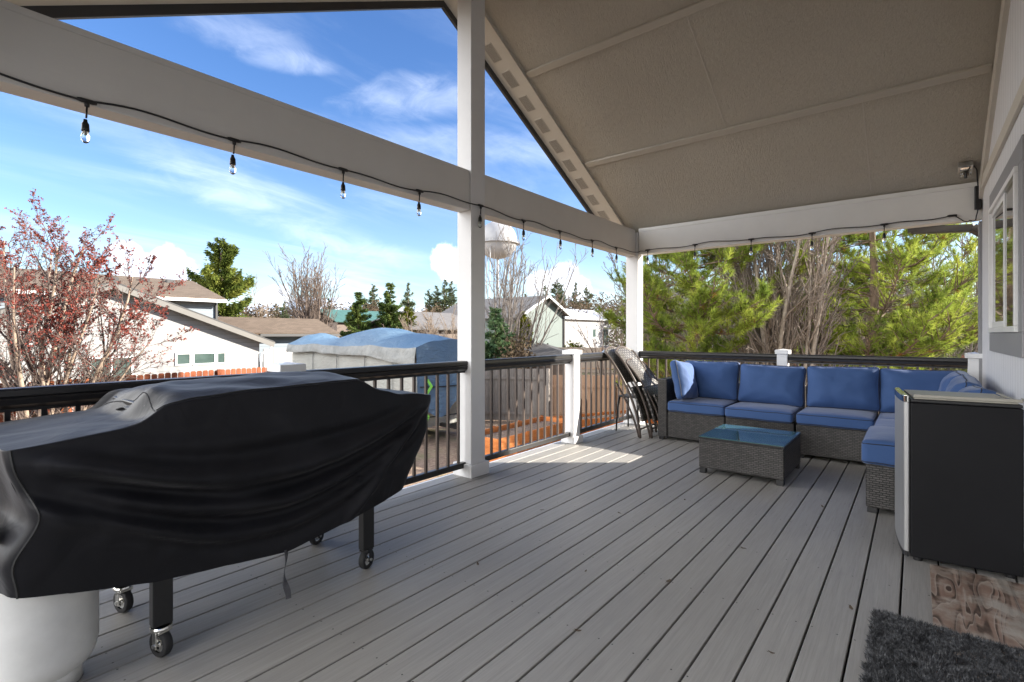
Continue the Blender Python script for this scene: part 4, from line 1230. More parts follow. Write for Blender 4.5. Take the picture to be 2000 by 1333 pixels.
def lerp_tab(tab, x):
    if x <= tab[0][0]: return tab[0][1]
    for (a, b), (c, d) in zip(tab, tab[1:]):
        if x <= c:
            u = (x-a)/(c-a); u = u*u*(3-2*u) if False else u
            return b+(d-b)*u
    return tab[-1][1]
def smooth(a, b, x):
    u = max(0, min(1, (x-a)/(b-a))); return u*u*(3-2*u)
def bump(x, c, w): return math.exp(-((x-c)/w)**2)

def build_cover():
    X0, X1, Y0, Y1 = .215, 1.895, 2.075, 2.73
    edge = [(.2, .835), (.40, .848), (.54, .862), (.575, .872), (.62, .925), (.70, .938), (.9, .945), (1.27, .956), (1.40, .951), (1.48, .932), (1.56, .900), (1.66, .868), (1.80, .855), (1.90, .840)]
    hem = [(.2, .398), (.28, .378), (.60, .305), (1.08, .252), (1.30, .285), (1.45, .312), (1.61, .345), (1.70, .365), (1.76, .40)]
    def top(x, y):
        v = (y-Y0)/(Y1-Y0); z = sum(lerp_tab(edge, x+d) for d in (-.02, 0, .02))/3
        hood = smooth(.56, .70, x)*(1-smooth(1.42, 1.58, x))
        z += .034*hood*math.sin(math.pi*min(v*1.05, 1))**.8 + .006*math.sin(math.pi*v)*(1-hood)
        # soft creases fanning out where the cloth steps off the hood
        z += .010*bump(x, .60, .09)*math.sin(v*16+x*25) + .008*bump(x, 1.5, .10)*math.sin(v*13-x*30)
        z += .006*math.sin((x*3.1+v*2.2)*5.2)*hood*math.sin(math.pi*v) + .007*mnoise.noise(Vector((x*6, y*9, 3.3)))
        z += .014*bump(v, .25+.5*(x-.58)/.3, .10)*bump(x, .66, .11)
        z -= .004*bump(v, .5, .3)*(1-hood)
        return z
    m = MB()
    nx, ny, nt = 120, 40, 44
    per = []
    for i in range(nx): per.append((-1+2*i/nx, -1))
    for i in range(ny): per.append((1, -1+2*i/ny))
    for i in range(nx): per.append((1-2*i/nx, 1))
    for i in range(ny): per.append((-1, 1-2*i/ny))
    N = len(per)
    def rnd(u, v, p):
        k = (abs(u)**p+abs(v)**p)**(1/p); return u/k, v/k
    def ringpt(k, t):
        u, v = rnd(*per[k], 34-14*t)
        pull = t
        xa = X0+.052*math.sin(math.pi*min(t*1.15, 1))**2*(1-smooth(-1, .3, v))-.03*smooth(-.9, .6, v)
        xb = X1-.155*t**1.15+.012*math.sin(math.pi*t)
        ya = Y0+.012*t-.020*math.sin(math.pi*t); yb = Y1+.02*t
        x = (xa+xb)/2+u*(xb-xa)/2; y = (ya+yb)/2+v*(yb-ya)/2
        x0 = X0+(u*.5+.5)*(X1-X0); y0 = Y0+(v*.5+.5)*(Y1-Y0)
        zt = top(x0, y0); zh = lerp_tab(hem, x)
        zh = zh + (.28-zh)*smooth(-.9, .9, v)*.35
        z = zt+(zh-zt)*t
        # swagged folds on the long front and back
        f = 0
        if abs(v) > .8:
            w = smooth(.02, .18, t)*(1-.35*smooth(.85, 1, t))
            q = z-(.22+.42*(x-1.08)**2)
            sg = abs((x-1.05)/.86)**1.8
            for zc, dp, wd in ((.70, .020, .030), (.545, .042, .036), (.425, .030, .030), (.325, .022, .026)):
                ql = z-(zc+(.86-zc)*.80*sg+.012*mnoise.noise(Vector((x*2.2, zc*9, 2))))
                f += (-dp*bump(ql, 0, wd)+dp*.75*bump(ql, wd*1.9, wd*1.1))*w*(1-.75*smooth(.80, .98, abs(x-1.05)/.86))*(1+.5*mnoise.noise(Vector((x*1.5, zc*5, 7))))
            q2 = z-(.845-.50*(x-.23)+.10*(x-.23)**2)
            f += .034*bump(q2, 0, .040)*smooth(.22, .32, x)*(1-smooth(.85, 1.2, x))*w
            q3 = z-(.66-.55*(x-.26)+.12*(x-.26)**2)
            f += .034*bump(q3, 0, .030)*smooth(.24, .34, x)*(1-smooth(.7, 1.0, x))*w
            q4 = z-(.83-1.05*(1.87-x))
            f += .026*bump(q4, 0, .035)*(smooth(1.25, 1.45, x))*w
            q5 = z-(.80-.62*(1.86-x))
            f -= .012*bump(q5, 0, .05)*(smooth(1.1, 1.5, x))*w
            f += .009*mnoise.noise(Vector((x*4, z*6+x*2, v)))*w + .004*mnoise.noise(Vector((x*14, z*14, v)))*w
            y += f*(-1 if v < 0 else 1)
        if abs(u) > .8:
            w = smooth(.03, .2, t); g = .007*math.sin(v*5+z*9)*w + .005*math.sin(v*11+z*4)*w*t
            if u < 0: g += -.010*bump(z, .62, .05)+.012*bump(z, .50, .06)
            x += g*(1 if u > 0 else -1)
        return (x, y, z)
    for j in range(nt+1):
        for k in range(N): m.v.append(ringpt(k, (j/nt)**1.25))
    for j in range(nt):
        for k in range(N):
            m.f.append([j*N+k, j*N+(k+1) % N, (j+1)*N+(k+1) % N, (j+1)*N+k]); m.mi.append(0)
    # top sheet shares the first ring
    base = len(m.v); idx = {}
    for i in range(nx+1):
        for j in range(ny+1):
            if j == 0: idx[i, j] = i
            elif i == nx: idx[i, j] = nx+j
            elif j == ny: idx[i, j] = nx+ny+(nx-i)
            elif i == 0: idx[i, j] = (2*nx+ny+(ny-j)) % N
            else:
                u, v = -1+2*i/nx, -1+2*j/ny
                u, v = rnd(u, v, 26) if max(abs(u), abs(v)) > .97 else (u, v)
                x = X0+(u*.5+.5)*(X1-X0); y = Y0+(v*.5+.5)*(Y1-Y0); idx[i, j] = len(m.v); m.v.append((x, y, top(x, y)))
    for i in range(nx):
        for j in range(ny): m.f.append([idx[i, j], idx[i+1, j], idx[i+1, j+1], idx[i, j+1]]); m.mi.append(0)
    t = thing('grill_cover', 'black fabric cover draped over the grill with sagging folds', 'grill cover', (1.06, 2.4, .25))
    m.build('cloth', 'black_cover_fabric', t, smooth=True)
    # seams along the top edge
    for a, b, y in ((.60, 1.46, Y0+.016), ):
        sm = MB(); sm.tube([(a+(b-a)*i/40, y, top(a+(b-a)*i/40, y)+.0015) for i in range(41)], .0028, 5); sm.build('seam', 'black_webbing', t)
    sm = MB(); sm.tube([(.60+.02*math.sin(i/20*3), Y0+.03+(Y1-Y0-.1)*i/30, top(.60+.02*math.sin(i/20*3), Y0+.03+(Y1-Y0-.1)*i/30)+.001) for i in range(31)], .0022, 5); sm.build('seam', 'black_webbing', t)
    sm = MB(); sm.tube([ringpt(0, (j/30)) for j in range(31)], .004, 5); sm.build('seam', 'black_webbing', t)
    # vent flap on the hood
    vm = MB(); vx, vy = .565, 2.42
    vm.grid(lambda u, v: (vx+.012+.045*u, vy-.085+.17*v, top(vx+.04*u, vy-.085+.17*v)+.004+.020*math.sin(math.pi*v)*(1-u)), 6, 12)
    vm.build('vent_flap', 'black_cover_fabric', t, smooth=True, solid=.003)
    # hanging buckle strap
    st = MB(); n = 24
    pts = []
    for i in range(n+1):
        u = i/n; z = .262-.205*u; a = .2+1.5*math.sin(u*5.0)*u
        c = Vector((1.066+.006*math.sin(u*8), 2.085+.01*math.sin(u*5), z)); d = Vector((math.cos(a+.6), math.sin(a+.6)*.4, 0))*.0125
        pts += [c-d, c+d]
    st.add(pts, [(2*i, 2*i+1, 2*i+3, 2*i+2) for i in range(n)]); st.build('strap', 'strap_grey', t, solid=.003)
    wl = MB(); wl.grid(lambda u, v: (.205-.016*math.sin(math.pi*v), 2.16+.20*u, .60-.055*v), 6, 4); wl.build('handle_panel', 'tank_label', t, solid=.002)
build_cover()

def build_tank():
    c = (.325, 2.290, 0); r = .155
    t = thing('propane_tank', 'white propane cylinder standing under the grill cover', 'gas tank', c)
    prof = [(.0005, .045), (.06, .036), (.105, .046), (.134, .068), (.149, .098), (r, .128), (r, .392)]
    prof += [(r+.002, .396), (r+.002, .404), (r, .408)]
    for i in range(10):
        a = i/9*math.pi/2; prof.append((.152*math.cos(a)**.75*.999+.0005, (.410+.11*math.sin(a))))
    m = MB(); m.lathe(prof, c, 56); m.build('cylinder', 'tank_white', t, smooth=True)
    m = MB(); m.lathe([(.098, .0), (.112, .002), (.108, .07), (.104, .07), (.106, .006), (.098, .004)], c, 40); m.build('foot_ring', 'tank_white', t, smooth=True)
    m = MB(); m.lathe([(.10, .50), (.105, .50), (.105, .56), (.10, .56), (.10, .50)], c, 32); m.build('collar', 'tank_white', t, smooth=True)
build_tank()

# ------------------------------------------------------------------ folded chairs, stool, things on the rail
def build_chair():
    t = thing('folding_chair', '', 'chair', (0, 0, 0), 'folded woven patio chairs leaning on the railing')
    Wd = .44
    def prof(u, off=0.0):
        y = .44*u - .36*u*(1-u) + .06*max(0, u-.85)*4*(u-.85); z = .985*u - .02*u*u
        return Vector((0, y-off, z))
    for x in (0, Wd):
        m = MB(); m.tube([prof(i/22)+Vector((x, 0, 0)) for i in range(23)], .0155, 6); m.build('side_rail', 'chair_bronze', t, smooth=True)
        m = MB(); xi = x+(.03 if x == 0 else -.03)
        m.tube([Vector((xi, .0+.03, 0))+Vector((0, .10*u, 0))+prof(u*.62)-Vector((0, .0, 0)) for u in [i/14 for i in range(15)]], .0125, 6); m.build('rear_leg', 'chair_bronze', t, smooth=True)
    def panel(u0, u1, bulge, off, arch=0.0):
        def fn(a, b):
            p = prof(u0+(u1-u0)*b, off); s = 1-(2*a-1)**2
            top = arch*s*max(0, (b-.6)/.4)
            return (.012+(Wd-.024)*a, p.y+bulge*s+.04*arch*s, p.z+top)
        m = MB(); m.grid(fn, 14, 14); return m
    panel(.62, 1.0, .045, 0, .05).build('backrest', 'woven_chair_resin', t, smooth=True, solid=.012)
    panel(.20, .58, .006, .050).build('seat', 'woven_chair_resin', t, smooth=True, solid=.022)
    m = MB(); m.tube([prof(.2)+Vector((0, -.05, 0)), prof(.2)+Vector((Wd, -.05, 0))], .012, 6); m.build('seat_bar', 'chair_bronze', t)
    m = MB(); m.tube([prof(.10)+Vector((0, .0, 0)), prof(.10)+Vector((Wd, .0, 0))], .011, 6); m.build('stretcher', 'chair_bronze', t)
    m = MB()
    m.tube([prof(1.0)+Vector((Wd*a, .045*(1-(2*a-1)**2)+.002*(1-(2*a-1)**2), .05*(1-(2*a-1)**2))) for a in [i/16 for i in range(17)]], .0135, 6); m.build('top_rail', 'chair_bronze', t, smooth=True)
    return t
ch = build_chair(); ch.location = (5.34, 2.43, 0)
ch['label'] = 'folded woven patio chair lying against the corner of the railing'
tree_copy(ch, (5.42, 2.33, 0), label='folded woven patio chair in front of the other, nearer the sofa arm')
tree_copy(ch, (5.50, 2.235, -.0), label='folded woven patio chair squeezed against the sofa armrest', scale=(1, 1, .86))

def build_stool():
    t = thing('stool', 'small dark metal stool behind the folded chairs', 'stool', (5.74, 2.70, 0))
    m = MB(); m.box(5.60, 5.88, 2.58, 2.84, .405, .43); m.build('seat', 'black_metal', t, bevel=.012)
    for sx in (-1, 1):
        for sy in (-1, 1):
            m = MB(); m.tube([(5.74+sx*.125, 2.71+sy*.115, .405), (5.74+sx*.145, 2.71+sy*.13, .30), (5.74+sx*.165, 2.70+sy*.150, 0)], [.014, .012, .010], 7); m.build('leg', 'black_metal', t, smooth=True)
    m = MB(); m.box(5.74, 5.86, 2.62, 2.74, .431, .52)
    o = m.build('small_bag', 'blue_fabric', bevel=.03); props(o, 'small dark blue bag standing on the metal stool', 'bag')
build_stool()
m = MB(); m.box(5.42, 5.66, 2.895, 2.965, .955, .968); m.box(5.45, 5.62, 2.90, 2.96, .9685, .980)
props(m.build('folded_cloth', 'hedge_cap_blue', bevel=.004), 'pale blue folded cloth on top of the railing by the folded chairs', 'cloth')

# ------------------------------------------------------------------ yard: fences, planters, covered trailer
def fence(name, label, p0, p1, top, mat, group=None, board=.14, gap=.006, dog=True, rails=(.35, 1.45), post_step=2.4, thick=.018, posts=True, rail_mat=None):
    p0 = Vector(p0); p1 = Vector(p1); d = (p1-p0); L = Vector((d.x, d.y, 0)).length; d = Vector((d.x, d.y, 0)).normalized(); nrm = Vector((-d.y, d.x, 0))
    t = thing(name, label, 'fence', tuple((p0+p1)/2), group)
    m = MB(); n = int(L/(board+gap)); rr = random.Random(int(L*100))
    z0 = p0.z
    for i in range(n):
        a = i*(board+gap); h = top+rr.uniform(-.012, .012); c = .03 if dog else 0
        poly = [(a, .03), (a+board, .03), (a+board, h-c), (a+board-c, h), (a+c, h), (a, h-c)] if dog else [(a, .03), (a+board, .03), (a+board, h), (a, h)]
        pts = [p0+d*x+Vector((0, 0, z)) for x, z in poly]
        m.prism(pts, nrm*rr.uniform(-.002, .002), nrm*thick)
    o = m.build('pickets', mat, t)
    # picket grain runs up: uv u along the fence
    uv = o.data.uv_layers[0]
    for p in o.data.polygons:
        for li in p.loop_indices:
            c = o.data.vertices[o.data.loops[li].vertex_index].co; uv.data[li].uv = (Vector((c.x, c.y, 0)).dot(d)+50, c.z)
    for r in rails:
        m = MB(); a = p0+Vector((0, 0, r))-nrm*.025; m.bar(a, a+d*L, .04, .09); m.build('rail', rail_mat or mat, t)
    if posts:
        k = max(1, round(L/post_step))
        for i in range(k+1):
            q = p0+d*(L*i/k)-nrm*.07; m = MB(); m.box(q.x-.045, q.x+.045, q.y-.045, q.y+.045, z0, z0+top+.02); m.build('fence_post', rail_mat or mat, t)
    return t
fence('board_fence', 'orange stained dog-ear board fence along the white house', at(-330, 8.9, GZ), at(560, 16.6, GZ), 1.97, 'orange_fence_wood', gap=.022)
fence('board_fence', 'weathered grey board fence in dappled shade beyond the raised bed', at(915, 17.6, GZ), at(1071, 17.2, GZ), 1.82, 'grey_fence_wood', dog=False, rails=(.3, 1.5))
fence('board_fence', 'tan cedar board fence behind the long planter box', at(1072, 17.4, GZ), at(1330, 17.0, GZ), 1.60, 'tan_fence_wood', dog=False, rails=(.3, 1.22))
fence('board_fence', 'pale new board fence in front of the sage green house', at(1060, 40, GZ), at(1235, 38, GZ), 1.95, 'pale_fence_wood', dog=False, post_step=2.6, rail_mat='tan_fence_wood')
fence('board_fence', 'red stained board fence behind the pine trees', at(1240, 31, GZ), at(2080, 26, GZ), 1.86, 'red_fence_wood', dog=False, post_step=2.4)
fence('board_fence', 'low brown board fence below the dark shed roof', at(1015, 22.2, GZ), at(1110, 21.6, GZ), 1.62, 'red_fence_wood', dog=False)

def planter(label, c, sx, sy, h, yaw):
    R = Matrix.Rotation(yaw, 3, 'Z'); c = Vector(c)
    t = thing('raised_bed', label, 'raised bed', tuple(c), 'orange wooden raised beds')
    m = MB(); k = 3; bh = h/k
    for i in range(k):
        z = bh*(i+.5)
        for s in (-1, 1):
            m.obox(c+R @ Vector((0, s*sy/2, z)), sx, .04, bh-.006, R)
            m.obox(c+R @ Vector((s*(sx/2-.022), 0, z)), .04, sy-.045, bh-.006, R)
    m.build('boards', 'planter_wood', t, bevel=.004)
    m = MB()
    for x in np.linspace(-sx/2+.05, sx/2-.05, 4):
        for s in (-1, 1): m.obox(c+R @ Vector((x, s*(sy/2+.031), h/2+.01)), .09, .02, h+.02, R)
    m.build('corner_boards', 'planter_wood', t, bevel=.003)
    m = MB(); m.obox(c+Vector((0, 0, h*.78)), sx-.1, sy-.1, .04, R); m.build('soil', 'needle_litter', t)
yb = math.atan2(FW[1], FW[0])
pc = at(1022, 12.9, GZ)
planter('nearer orange raised bed seen through the balusters left of the sunlit short post', pc, 3.3, 1.0, .66, yb-math.radians(38))
planter('longer orange raised bed in front of the tan cedar fence', at(1165, 15.6, GZ), 4.2, .9, .50, yb-math.radians(64))
m = MB(); c = at(1062, 15.2, GZ); m.obox(c+Vector((0, 0, .02)), 2.6, 1.6, .06, Matrix.Rotation(yb-math.radians(38), 3, 'Z')); o = m.build('path', 'concrete'); props(o, kind='structure')

def build_trailer():
    C = at(812, 13.4, GZ); Fr = at(571, 17.9, GZ)
    d = (Fr-C); L = d.length; d = d.normalized(); w = Vector((-d.y, d.x, 0))
    if w.dot(Vector((FW[0], FW[1], 0))) < 0: w = -w
    Wd = 2.1
    t = thing('covered_trailer', 'travel trailer wrapped in a grey cover with a blue tarp over its roof', 'trailer', tuple(C+d*L/2+w*Wd/2))
    def P(a, b, z): return C+d*a+w*b+Vector((0, 0, z))
    # side walls of the grey cover as one draped sheet round the body
    m = MB(); nz = 14
    path = []
    for i in range(41): path.append((L*i/40, 0))
    for i in range(1, 15): path.append((L, Wd*i/14))
    for i in range(1, 41): path.append((L-L*i/40, Wd))
    for i in range(1, 14): path.append((0, Wd-Wd*i/14))
    N = len(path); Z0, Z1 = .16, 2.62
    ctr = (L/2, Wd/2)
    for j in range(nz+1):
        v = j/nz
        for i, (a, b) in enumerate(path):
            out = Vector((a-ctr[0], (b-ctr[1])*2.6)); out.normalize()
            f = .035*mnoise.noise(Vector((a*1.6, b*1.6, v*1.2)))+.05*(1-v)*mnoise.noise(Vector((a*2.5, b*2.5, 4)))
            tuck = -.10*(1-v)**3 - .10*smooth(.82, 1, v)**2
            rake = .34*smooth(.42, 0, v)*(1 if a < .05 else 0) - .0
            z = Z0+(Z1-Z0)*v + (.22*(1-v)*smooth(.6, 0, a))
            m.v.append(P(a+out.x*(f+tuck)+rake, b+out.y*(f+tuck), z))
    for j in range(nz):
        for i in range(N): m.f.append([j*N+i, j*N+(i+1) % N, (j+1)*N+(i+1) % N, (j+1)*N+i]); m.mi.append(0)
    side = m.build('cover', 'grey_cover_fabric', t, smooth=True)
    # vertical seams on the long side
    for a in (1.0, 2.35, 3.9, 5.4):
        s = MB(); s.tube([P(a, -.035+.10*smooth(.82, 1, q)**2, Z0+.1+(Z1-Z0-.1)*q) for q in (0, .25, .5, .75, .85, .93, 1)], .012, 5); s.build('seam', 'tarp_edge_grey', t)
    # roof tarp sagging between a centre hump and the edges
    def rt(u, v):
        a = -.14+(L+.28)*u; b = -.10+(Wd+.20)*v
        e = min(v, 1-v)*2
        z = 2.66+.16*math.sin(math.pi*v)+(.40*bump(a, 2.9, 1.7))*math.sin(math.pi*min(max(v, 0), 1))**.9 - .02*math.sin(a*2.1)*(1-e)
        z += .22*bump(a, L, .5)*math.sin(math.pi*v)+.10*bump(a, .5, .7)*math.sin(math.pi*v)
        z += .045*mnoise.noise(Vector((a*1.3, b*2, 7)))+.006*math.sin(a*5+b*7)*(1-e)
        return P(a, b, z)
    m = MB(); m.grid(rt, 70, 26); m.build('roof_tarp', 'blue_tarp', t, smooth=True)
    # skirt of the tarp, hanging unevenly on every side (blue at the near end, grey along the side)
    def skirt(fn_top, drop, n, mat, outv, name):
        m = MB(); k = 7
        def fn(u, v):
            p = fn_top(u); dz = drop(u)*v
            return p+outv*(.05*math.sin(v*1.6)+.014*v*math.sin(u*n*2.3)+.03*mnoise.noise(Vector((u*9, v*2, n)))*v)+Vector((0, 0, -dz))
        m.grid(fn, 70, k); m.build(name, mat, t, smooth=True)
    skirt(lambda u: rt(u, 0), lambda u: .26+.16*smooth(.45, .05, u)+.02*mnoise.noise(Vector((u*8, 0, 0))), 22, 'tarp_edge_grey', -w, 'tarp_skirt')
    skirt(lambda u: rt(u, 1), lambda u: .35, 22, 'blue_tarp', w, 'tarp_skirt')
    skirt(lambda u: rt(1, u), lambda u: .30, 9, 'tarp_edge_grey', d, 'tarp_skirt')
    skirt(lambda u: rt(0, u), lambda u: 1.55+.35*math.sin(u*6)+.35*smooth(.1, .5, u), 9, 'blue_tarp', -d, 'tarp_skirt')
    # lime chevrons of the reflective straps on the near end
    for z in (1.62, .78):
        for b, s in ((.12, 1), (1.35, 1)):
            m = MB(); q = P(-.23 if z > 1 else -.10, b, z); y = w
            pts = [(0, .20), (.09, .20), (.25, 0), (.09, -.20), (0, -.20), (.16, 0)]
            m.prism([q+y*x+Vector((0, 0, zz)) for x, zz in pts], -d*.02, -d*.035); m.build('chevron', 'lime_strap', t)
    m = MB(); m.tube([P(-.22, -.03+2.4*i/20, 1.62-.05*math.sin(i/20*math.pi)) for i in range(21)], .018, 5); m.build('strap', 'black_webbing', t)
    m = MB(); m.tube([P(-.12, -.03+2.4*i/20, .80-.05*math.sin(i/20*math.pi)) for i in range(21)], .018, 5); m.build('strap', 'black_webbing', t)
    m = MB(); q = P(L+.05, -.02, 1.95); m.prism([q, q+d*.62+Vector((0, 0, -.12)), q+Vector((0, 0, -.75))], Vector((0, 0, 0)), w*.05); m.build('mirror_pouch', 'arborvitae_leaves', t)
    for a, b in ((2.6, .25), (3.5, .25), (2.6, Wd-.25), (3.5, Wd-.25)):
        m = MB(); m.lathe([(.12, -.1), (.33, -.1), (.34, -.06), (.34, .06), (.33, .1), (.12, .1)], P(a, b, .34), 20, 'y', Matrix.Rotation(math.atan2(w.y, w.x)-math.pi/2, 3, 'Z')); m.build('wheel', 'black_rubber', t)
    m = MB(); m.bar(P(.2, Wd/2, .45), P(-1.0, Wd/2, .45), .1, .1); m.build('hitch', 'black_metal', t)
build_trailer()

# ------------------------------------------------------------------ houses beyond
def roof_plane(m, a, b, c, d, th=.12):
    pts = [Vector(p) for p in (a, b, c, d)]; n = (pts[1]-pts[0]).cross(pts[3]-pts[0]).normalized()
    if n.z < 0: n = -n
    m.prism(pts, (0, 0, 0), n*th)

def roof_uv(o, axis_u):
    uv = o.data.uv_layers[0]; ax = Vector(axis_u).normalized()
    for p in o.data.polygons:
        n = p.normal; dn = ax.cross(n)
        for li in p.loop_indices:
            c = o.data.vertices[o.data.loops[li].vertex_index].co; uv.data[li].uv = (c.dot(ax), c.dot(dn))

def far_window(h, x0, x1, z0, z1, y, fr=.07, name='window', panes=1, frame_mat='vinyl_white', glass='far_glass'):
    m = MB(); m.box(x0-fr, x1+fr, y-.05, y, z1, z1+fr); m.box(x0-fr, x1+fr, y-.05, y, z0-fr, z0)
    m.box(x0-fr, x0, y-.05, y, z0+.001, z1-.001); m.box(x1, x1+fr, y-.05, y, z0+.001, z1-.001)
    for i in range(1, panes):
        x = x0+(x1-x0)*i/panes; m.box(x-.03, x+.03, y-.045, y, z0+.001, z1-.001)
    f = m.build(name, frame_mat, h)
    m = MB(); m.box(x0, x1, y-.02, y-.004, z0, z1); m.build('pane', glass, f)
    return f

def white_house():
    h = thing('white_house', 'white lap-sided house with a low brown shingle gable beyond the orange fence', 'house', (5.6, 30, GZ))
    Y = 25.0; xp, zp = 5.62, 3.10; s = .385
    xl, xr = -1.5, 11.45; zr = lambda x: zp-s*abs(x-xp)
    m = MB(); m.prism([(xl, Y, GZ), (xr, Y, GZ), (xr, Y, zr(xr)), (xp, Y, zp), (xl, Y, zr(xl))], (0, 0, 0), (0, 14, 0)); m.build('wall', 'white_lap_siding', h)
    m = MB(); e = .5; o = .45
    for sg in (1, -1):
        xe = xr+e if sg > 0 else xl-e
        a = (xp, Y-o, zp+.03); b = (xe, Y-o, zr(xe)+.03); roof_plane(m, a, b, (xe, Y+14.4, zr(xe)+.03), (xp, Y+14.4, zp+.03), .10)
    r = m.build('roof', 'brown_shingle', h); roof_uv(r, (0, 1, 0))
    m = MB()
    for sg in (1, -1):
        xe = xr+e if sg > 0 else xl-e
        m.bar((xp, Y-o-.02, zp-.03), (xe, Y-o-.02, zr(xe)-.03), .05, .24, (0, 0, 1))
    m.build('rake_board', 'taupe_trim', h)
    m = MB()
    for sg in (1, -1):
        xe = xr+e if sg > 0 else xl-e
        m.bar((xp, Y-o-.025, zp+.115), (xe, Y-o-.025, zr(xe)+.115), .06, .05, (0, 0, 1))
    m.build('drip_edge', 'fascia_dark', h)
    m = MB(); m.tube([(xr+.45, Y-.3, zr(xr+.5)-.08), (xr+.40, Y-.28, zr(xr+.5)-.25), (xr+.08, Y-.08, zr(xr+.5)-.45), (xr+.05, Y-.06, zr(xr+.5)-.7), (xr+.05, Y-.06, GZ)], .05, 8); m.build('downspout', 'vinyl_white', h)
    far_window(h, 7.93, 8.42, -.15, .28, Y); far_window(h, 8.60, 9.42, -.15, .28, Y); far_window(h, 9.56, 9.86, -.15, .28, Y)
    far_window(h, 5.02, 6.30, -1.2, .20, Y, panes=2)
    # upper storey behind, ridge along the street
    m = MB(); m.box(-4, 10.1, 26.4, 36, .6, 2.70); m.build('upper_wall', 'slate_siding', h)
    m = MB(); roof_plane(m, (-5, 25.9, 2.72), (10.3, 25.9, 2.72), (10.3, 30.2, 3.88), (-5, 30.2, 3.88)); roof_plane(m, (-5, 34.5, 2.72), (10.3, 34.5, 2.72), (10.3, 30.2, 3.88), (-5, 30.2, 3.88))
    r = m.build('upper_roof', 'brown_shingle', h); roof_uv(r, (1, 0, 0))
    m = MB(); m.box(-5, 10.3, 25.80, 25.89, 2.66, 2.80); m.build('gutter', 'vinyl_white', h)
    m = MB(); m.box(9.98, 10.07, 26.30, 26.39, .6, 2.6); m.build('corner_board', 'fascia_dark', h)
    for x, y in ((6.6, 28.9), (7.9, 29.2), (9.0, 29.3)):
        m = MB(); z = 2.72+(y-25.9)*.27+.12; m.box(x-.17, x+.17, y-.17, y+.17, z-.05, z+.13); m.build('roof_vent', 'fascia_dark', h)
    # lower wing to the right
    m = MB(); m.box(11.5, 16.2, 26.6, 33, GZ, 1.05); m.build('wing_wall', 'slate_siding', h)
    m = MB(); roof_plane(m, (10.4, 25.95, 1.10), (16.4, 25.95, 1.10), (16.4, 28.3, 1.95), (10.4, 28.3, 1.95)); roof_plane(m, (10.4, 30.7, 1.10), (16.4, 30.7, 1.10), (16.4, 28.3, 1.95), (10.4, 28.3, 1.95))
    r = m.build('wing_roof', 'brown_shingle', h); roof_uv(r, (1, 0, 0))
    m = MB(); m.box(11.9, 16.4, 25.86, 25.94, 1.03, 1.17); m.build('wing_gutter', 'fascia_dark', h)
    m = MB(); m.box(11.75, 15.5, 25.2, 25.26, GZ, .42); m.build('side_gate', 'white_panel_siding', h)
white_house()

def sage_house():
    xp, Y, zp = 49.2, 34.6, 5.65; h = thing('sage_house', 'sage green gabled house with white rake boards past the pale fence', 'house', (xp, Y+6, GZ))
    xl, xr = 43.9, 53.3; zl = lambda x: zp-.46*abs(x-xp)-.1
    m = MB(); m.prism([(xl, Y, GZ), (xr, Y, GZ), (xr, Y, zl(xr)), (xp, Y, zl(xp)), (xl, Y, zl(xl))], (0, 0, 0), (0, 13, 0)); m.build('wall', 'sage_siding', h)
    m = MB(); o = .7
    for xe in (xl-.7, xr+.8): roof_plane(m, (xp, Y-o, zl(xp)+.05), (xe, Y-o, zl(xe)+.05), (xe, Y+13.5, zl(xe)+.05), (xp, Y+13.5, zl(xp)+.05), .12)
    r = m.build('roof', 'grey_shingle', h); roof_uv(r, (0, 1, 0))
    m = MB()
    for xe in (xl-.7, xr+.8): m.bar((xp, Y-o-.04, zl(xp)+.06), (xe, Y-o-.04, zl(xe)+.06), .08, .26)
    m.build('rake_board', 'vinyl_white', h)
    m = MB(); m.box(xr-.12, xr+.05, Y-.05, Y+.0-.003, GZ, zl(xr)-.1); m.build('corner_board', 'gutter_bronze', h)
    m = MB(); m.box(xr+.06, xr+.18, Y-.18, Y-.06, GZ, zl(xr)-.2); m.build('downspout', 'gutter_bronze', h)
sage_house()

def pale_shed():
    c = at(1168, 82); h = thing('white_building', 'long low white building with a shallow pale metal roof', 'building', (c.x, c.y, GZ))
    x0, x1, Y, z = c.x-10, c.x+10, c.y, 3.3
    m = MB(); m.box(x0, x1, Y, Y+9, GZ, z); m.build('wall', 'white_panel_siding', h)
    m = MB(); roof_plane(m, (x0-.6, Y-.6, z), (x1+.6, Y-.6, z), (x1+.6, Y+4.5, z+1.9), (x0+2.4, Y+4.5, z+1.9)); roof_plane(m, (x0-.6, Y+9.6, z), (x1+.6, Y+9.6, z), (x1+.6, Y+4.5, z+1.9), (x0+2.4, Y+4.5, z+1.9))
    m.build('roof', 'white_metal_roof', h)
    far_window(h, x0+8.2, x0+9.2, .6, 1.9, Y-.002); far_window(h, x0+11.4, x0+13.4, -.8, 1.9, Y-.002, name='door')
pale_shed()

def dark_shed():
    c = at(1058, 21.0); h = thing('garden_shed', 'garden shed with a dark hipped shingle roof beyond the grey fence', 'shed', (c.x, c.y, GZ))
    R = Matrix.Rotation(math.radians(25), 3, 'Z'); b = 1.35; e = 1.62
    m = MB(); m.obox((c.x, c.y, GZ+.95), b*2, b*2, 1.9, R); m.build('wall', 'brown_siding', h)
    m = MB(); q = [Vector((c.x, c.y, 0))+R @ Vector((x*e, y*e, .22)) for x, y in ((-1, -1), (1, -1), (1, 1), (-1, 1))]; top = Vector((c.x, c.y, .80))
    m.add(q+[top], [(0, 1, 4), (1, 2, 4), (2, 3, 4), (3, 0, 4), (3, 2, 1, 0)]); m.build('roof', 'dark_shingle', h)
dark_shed()

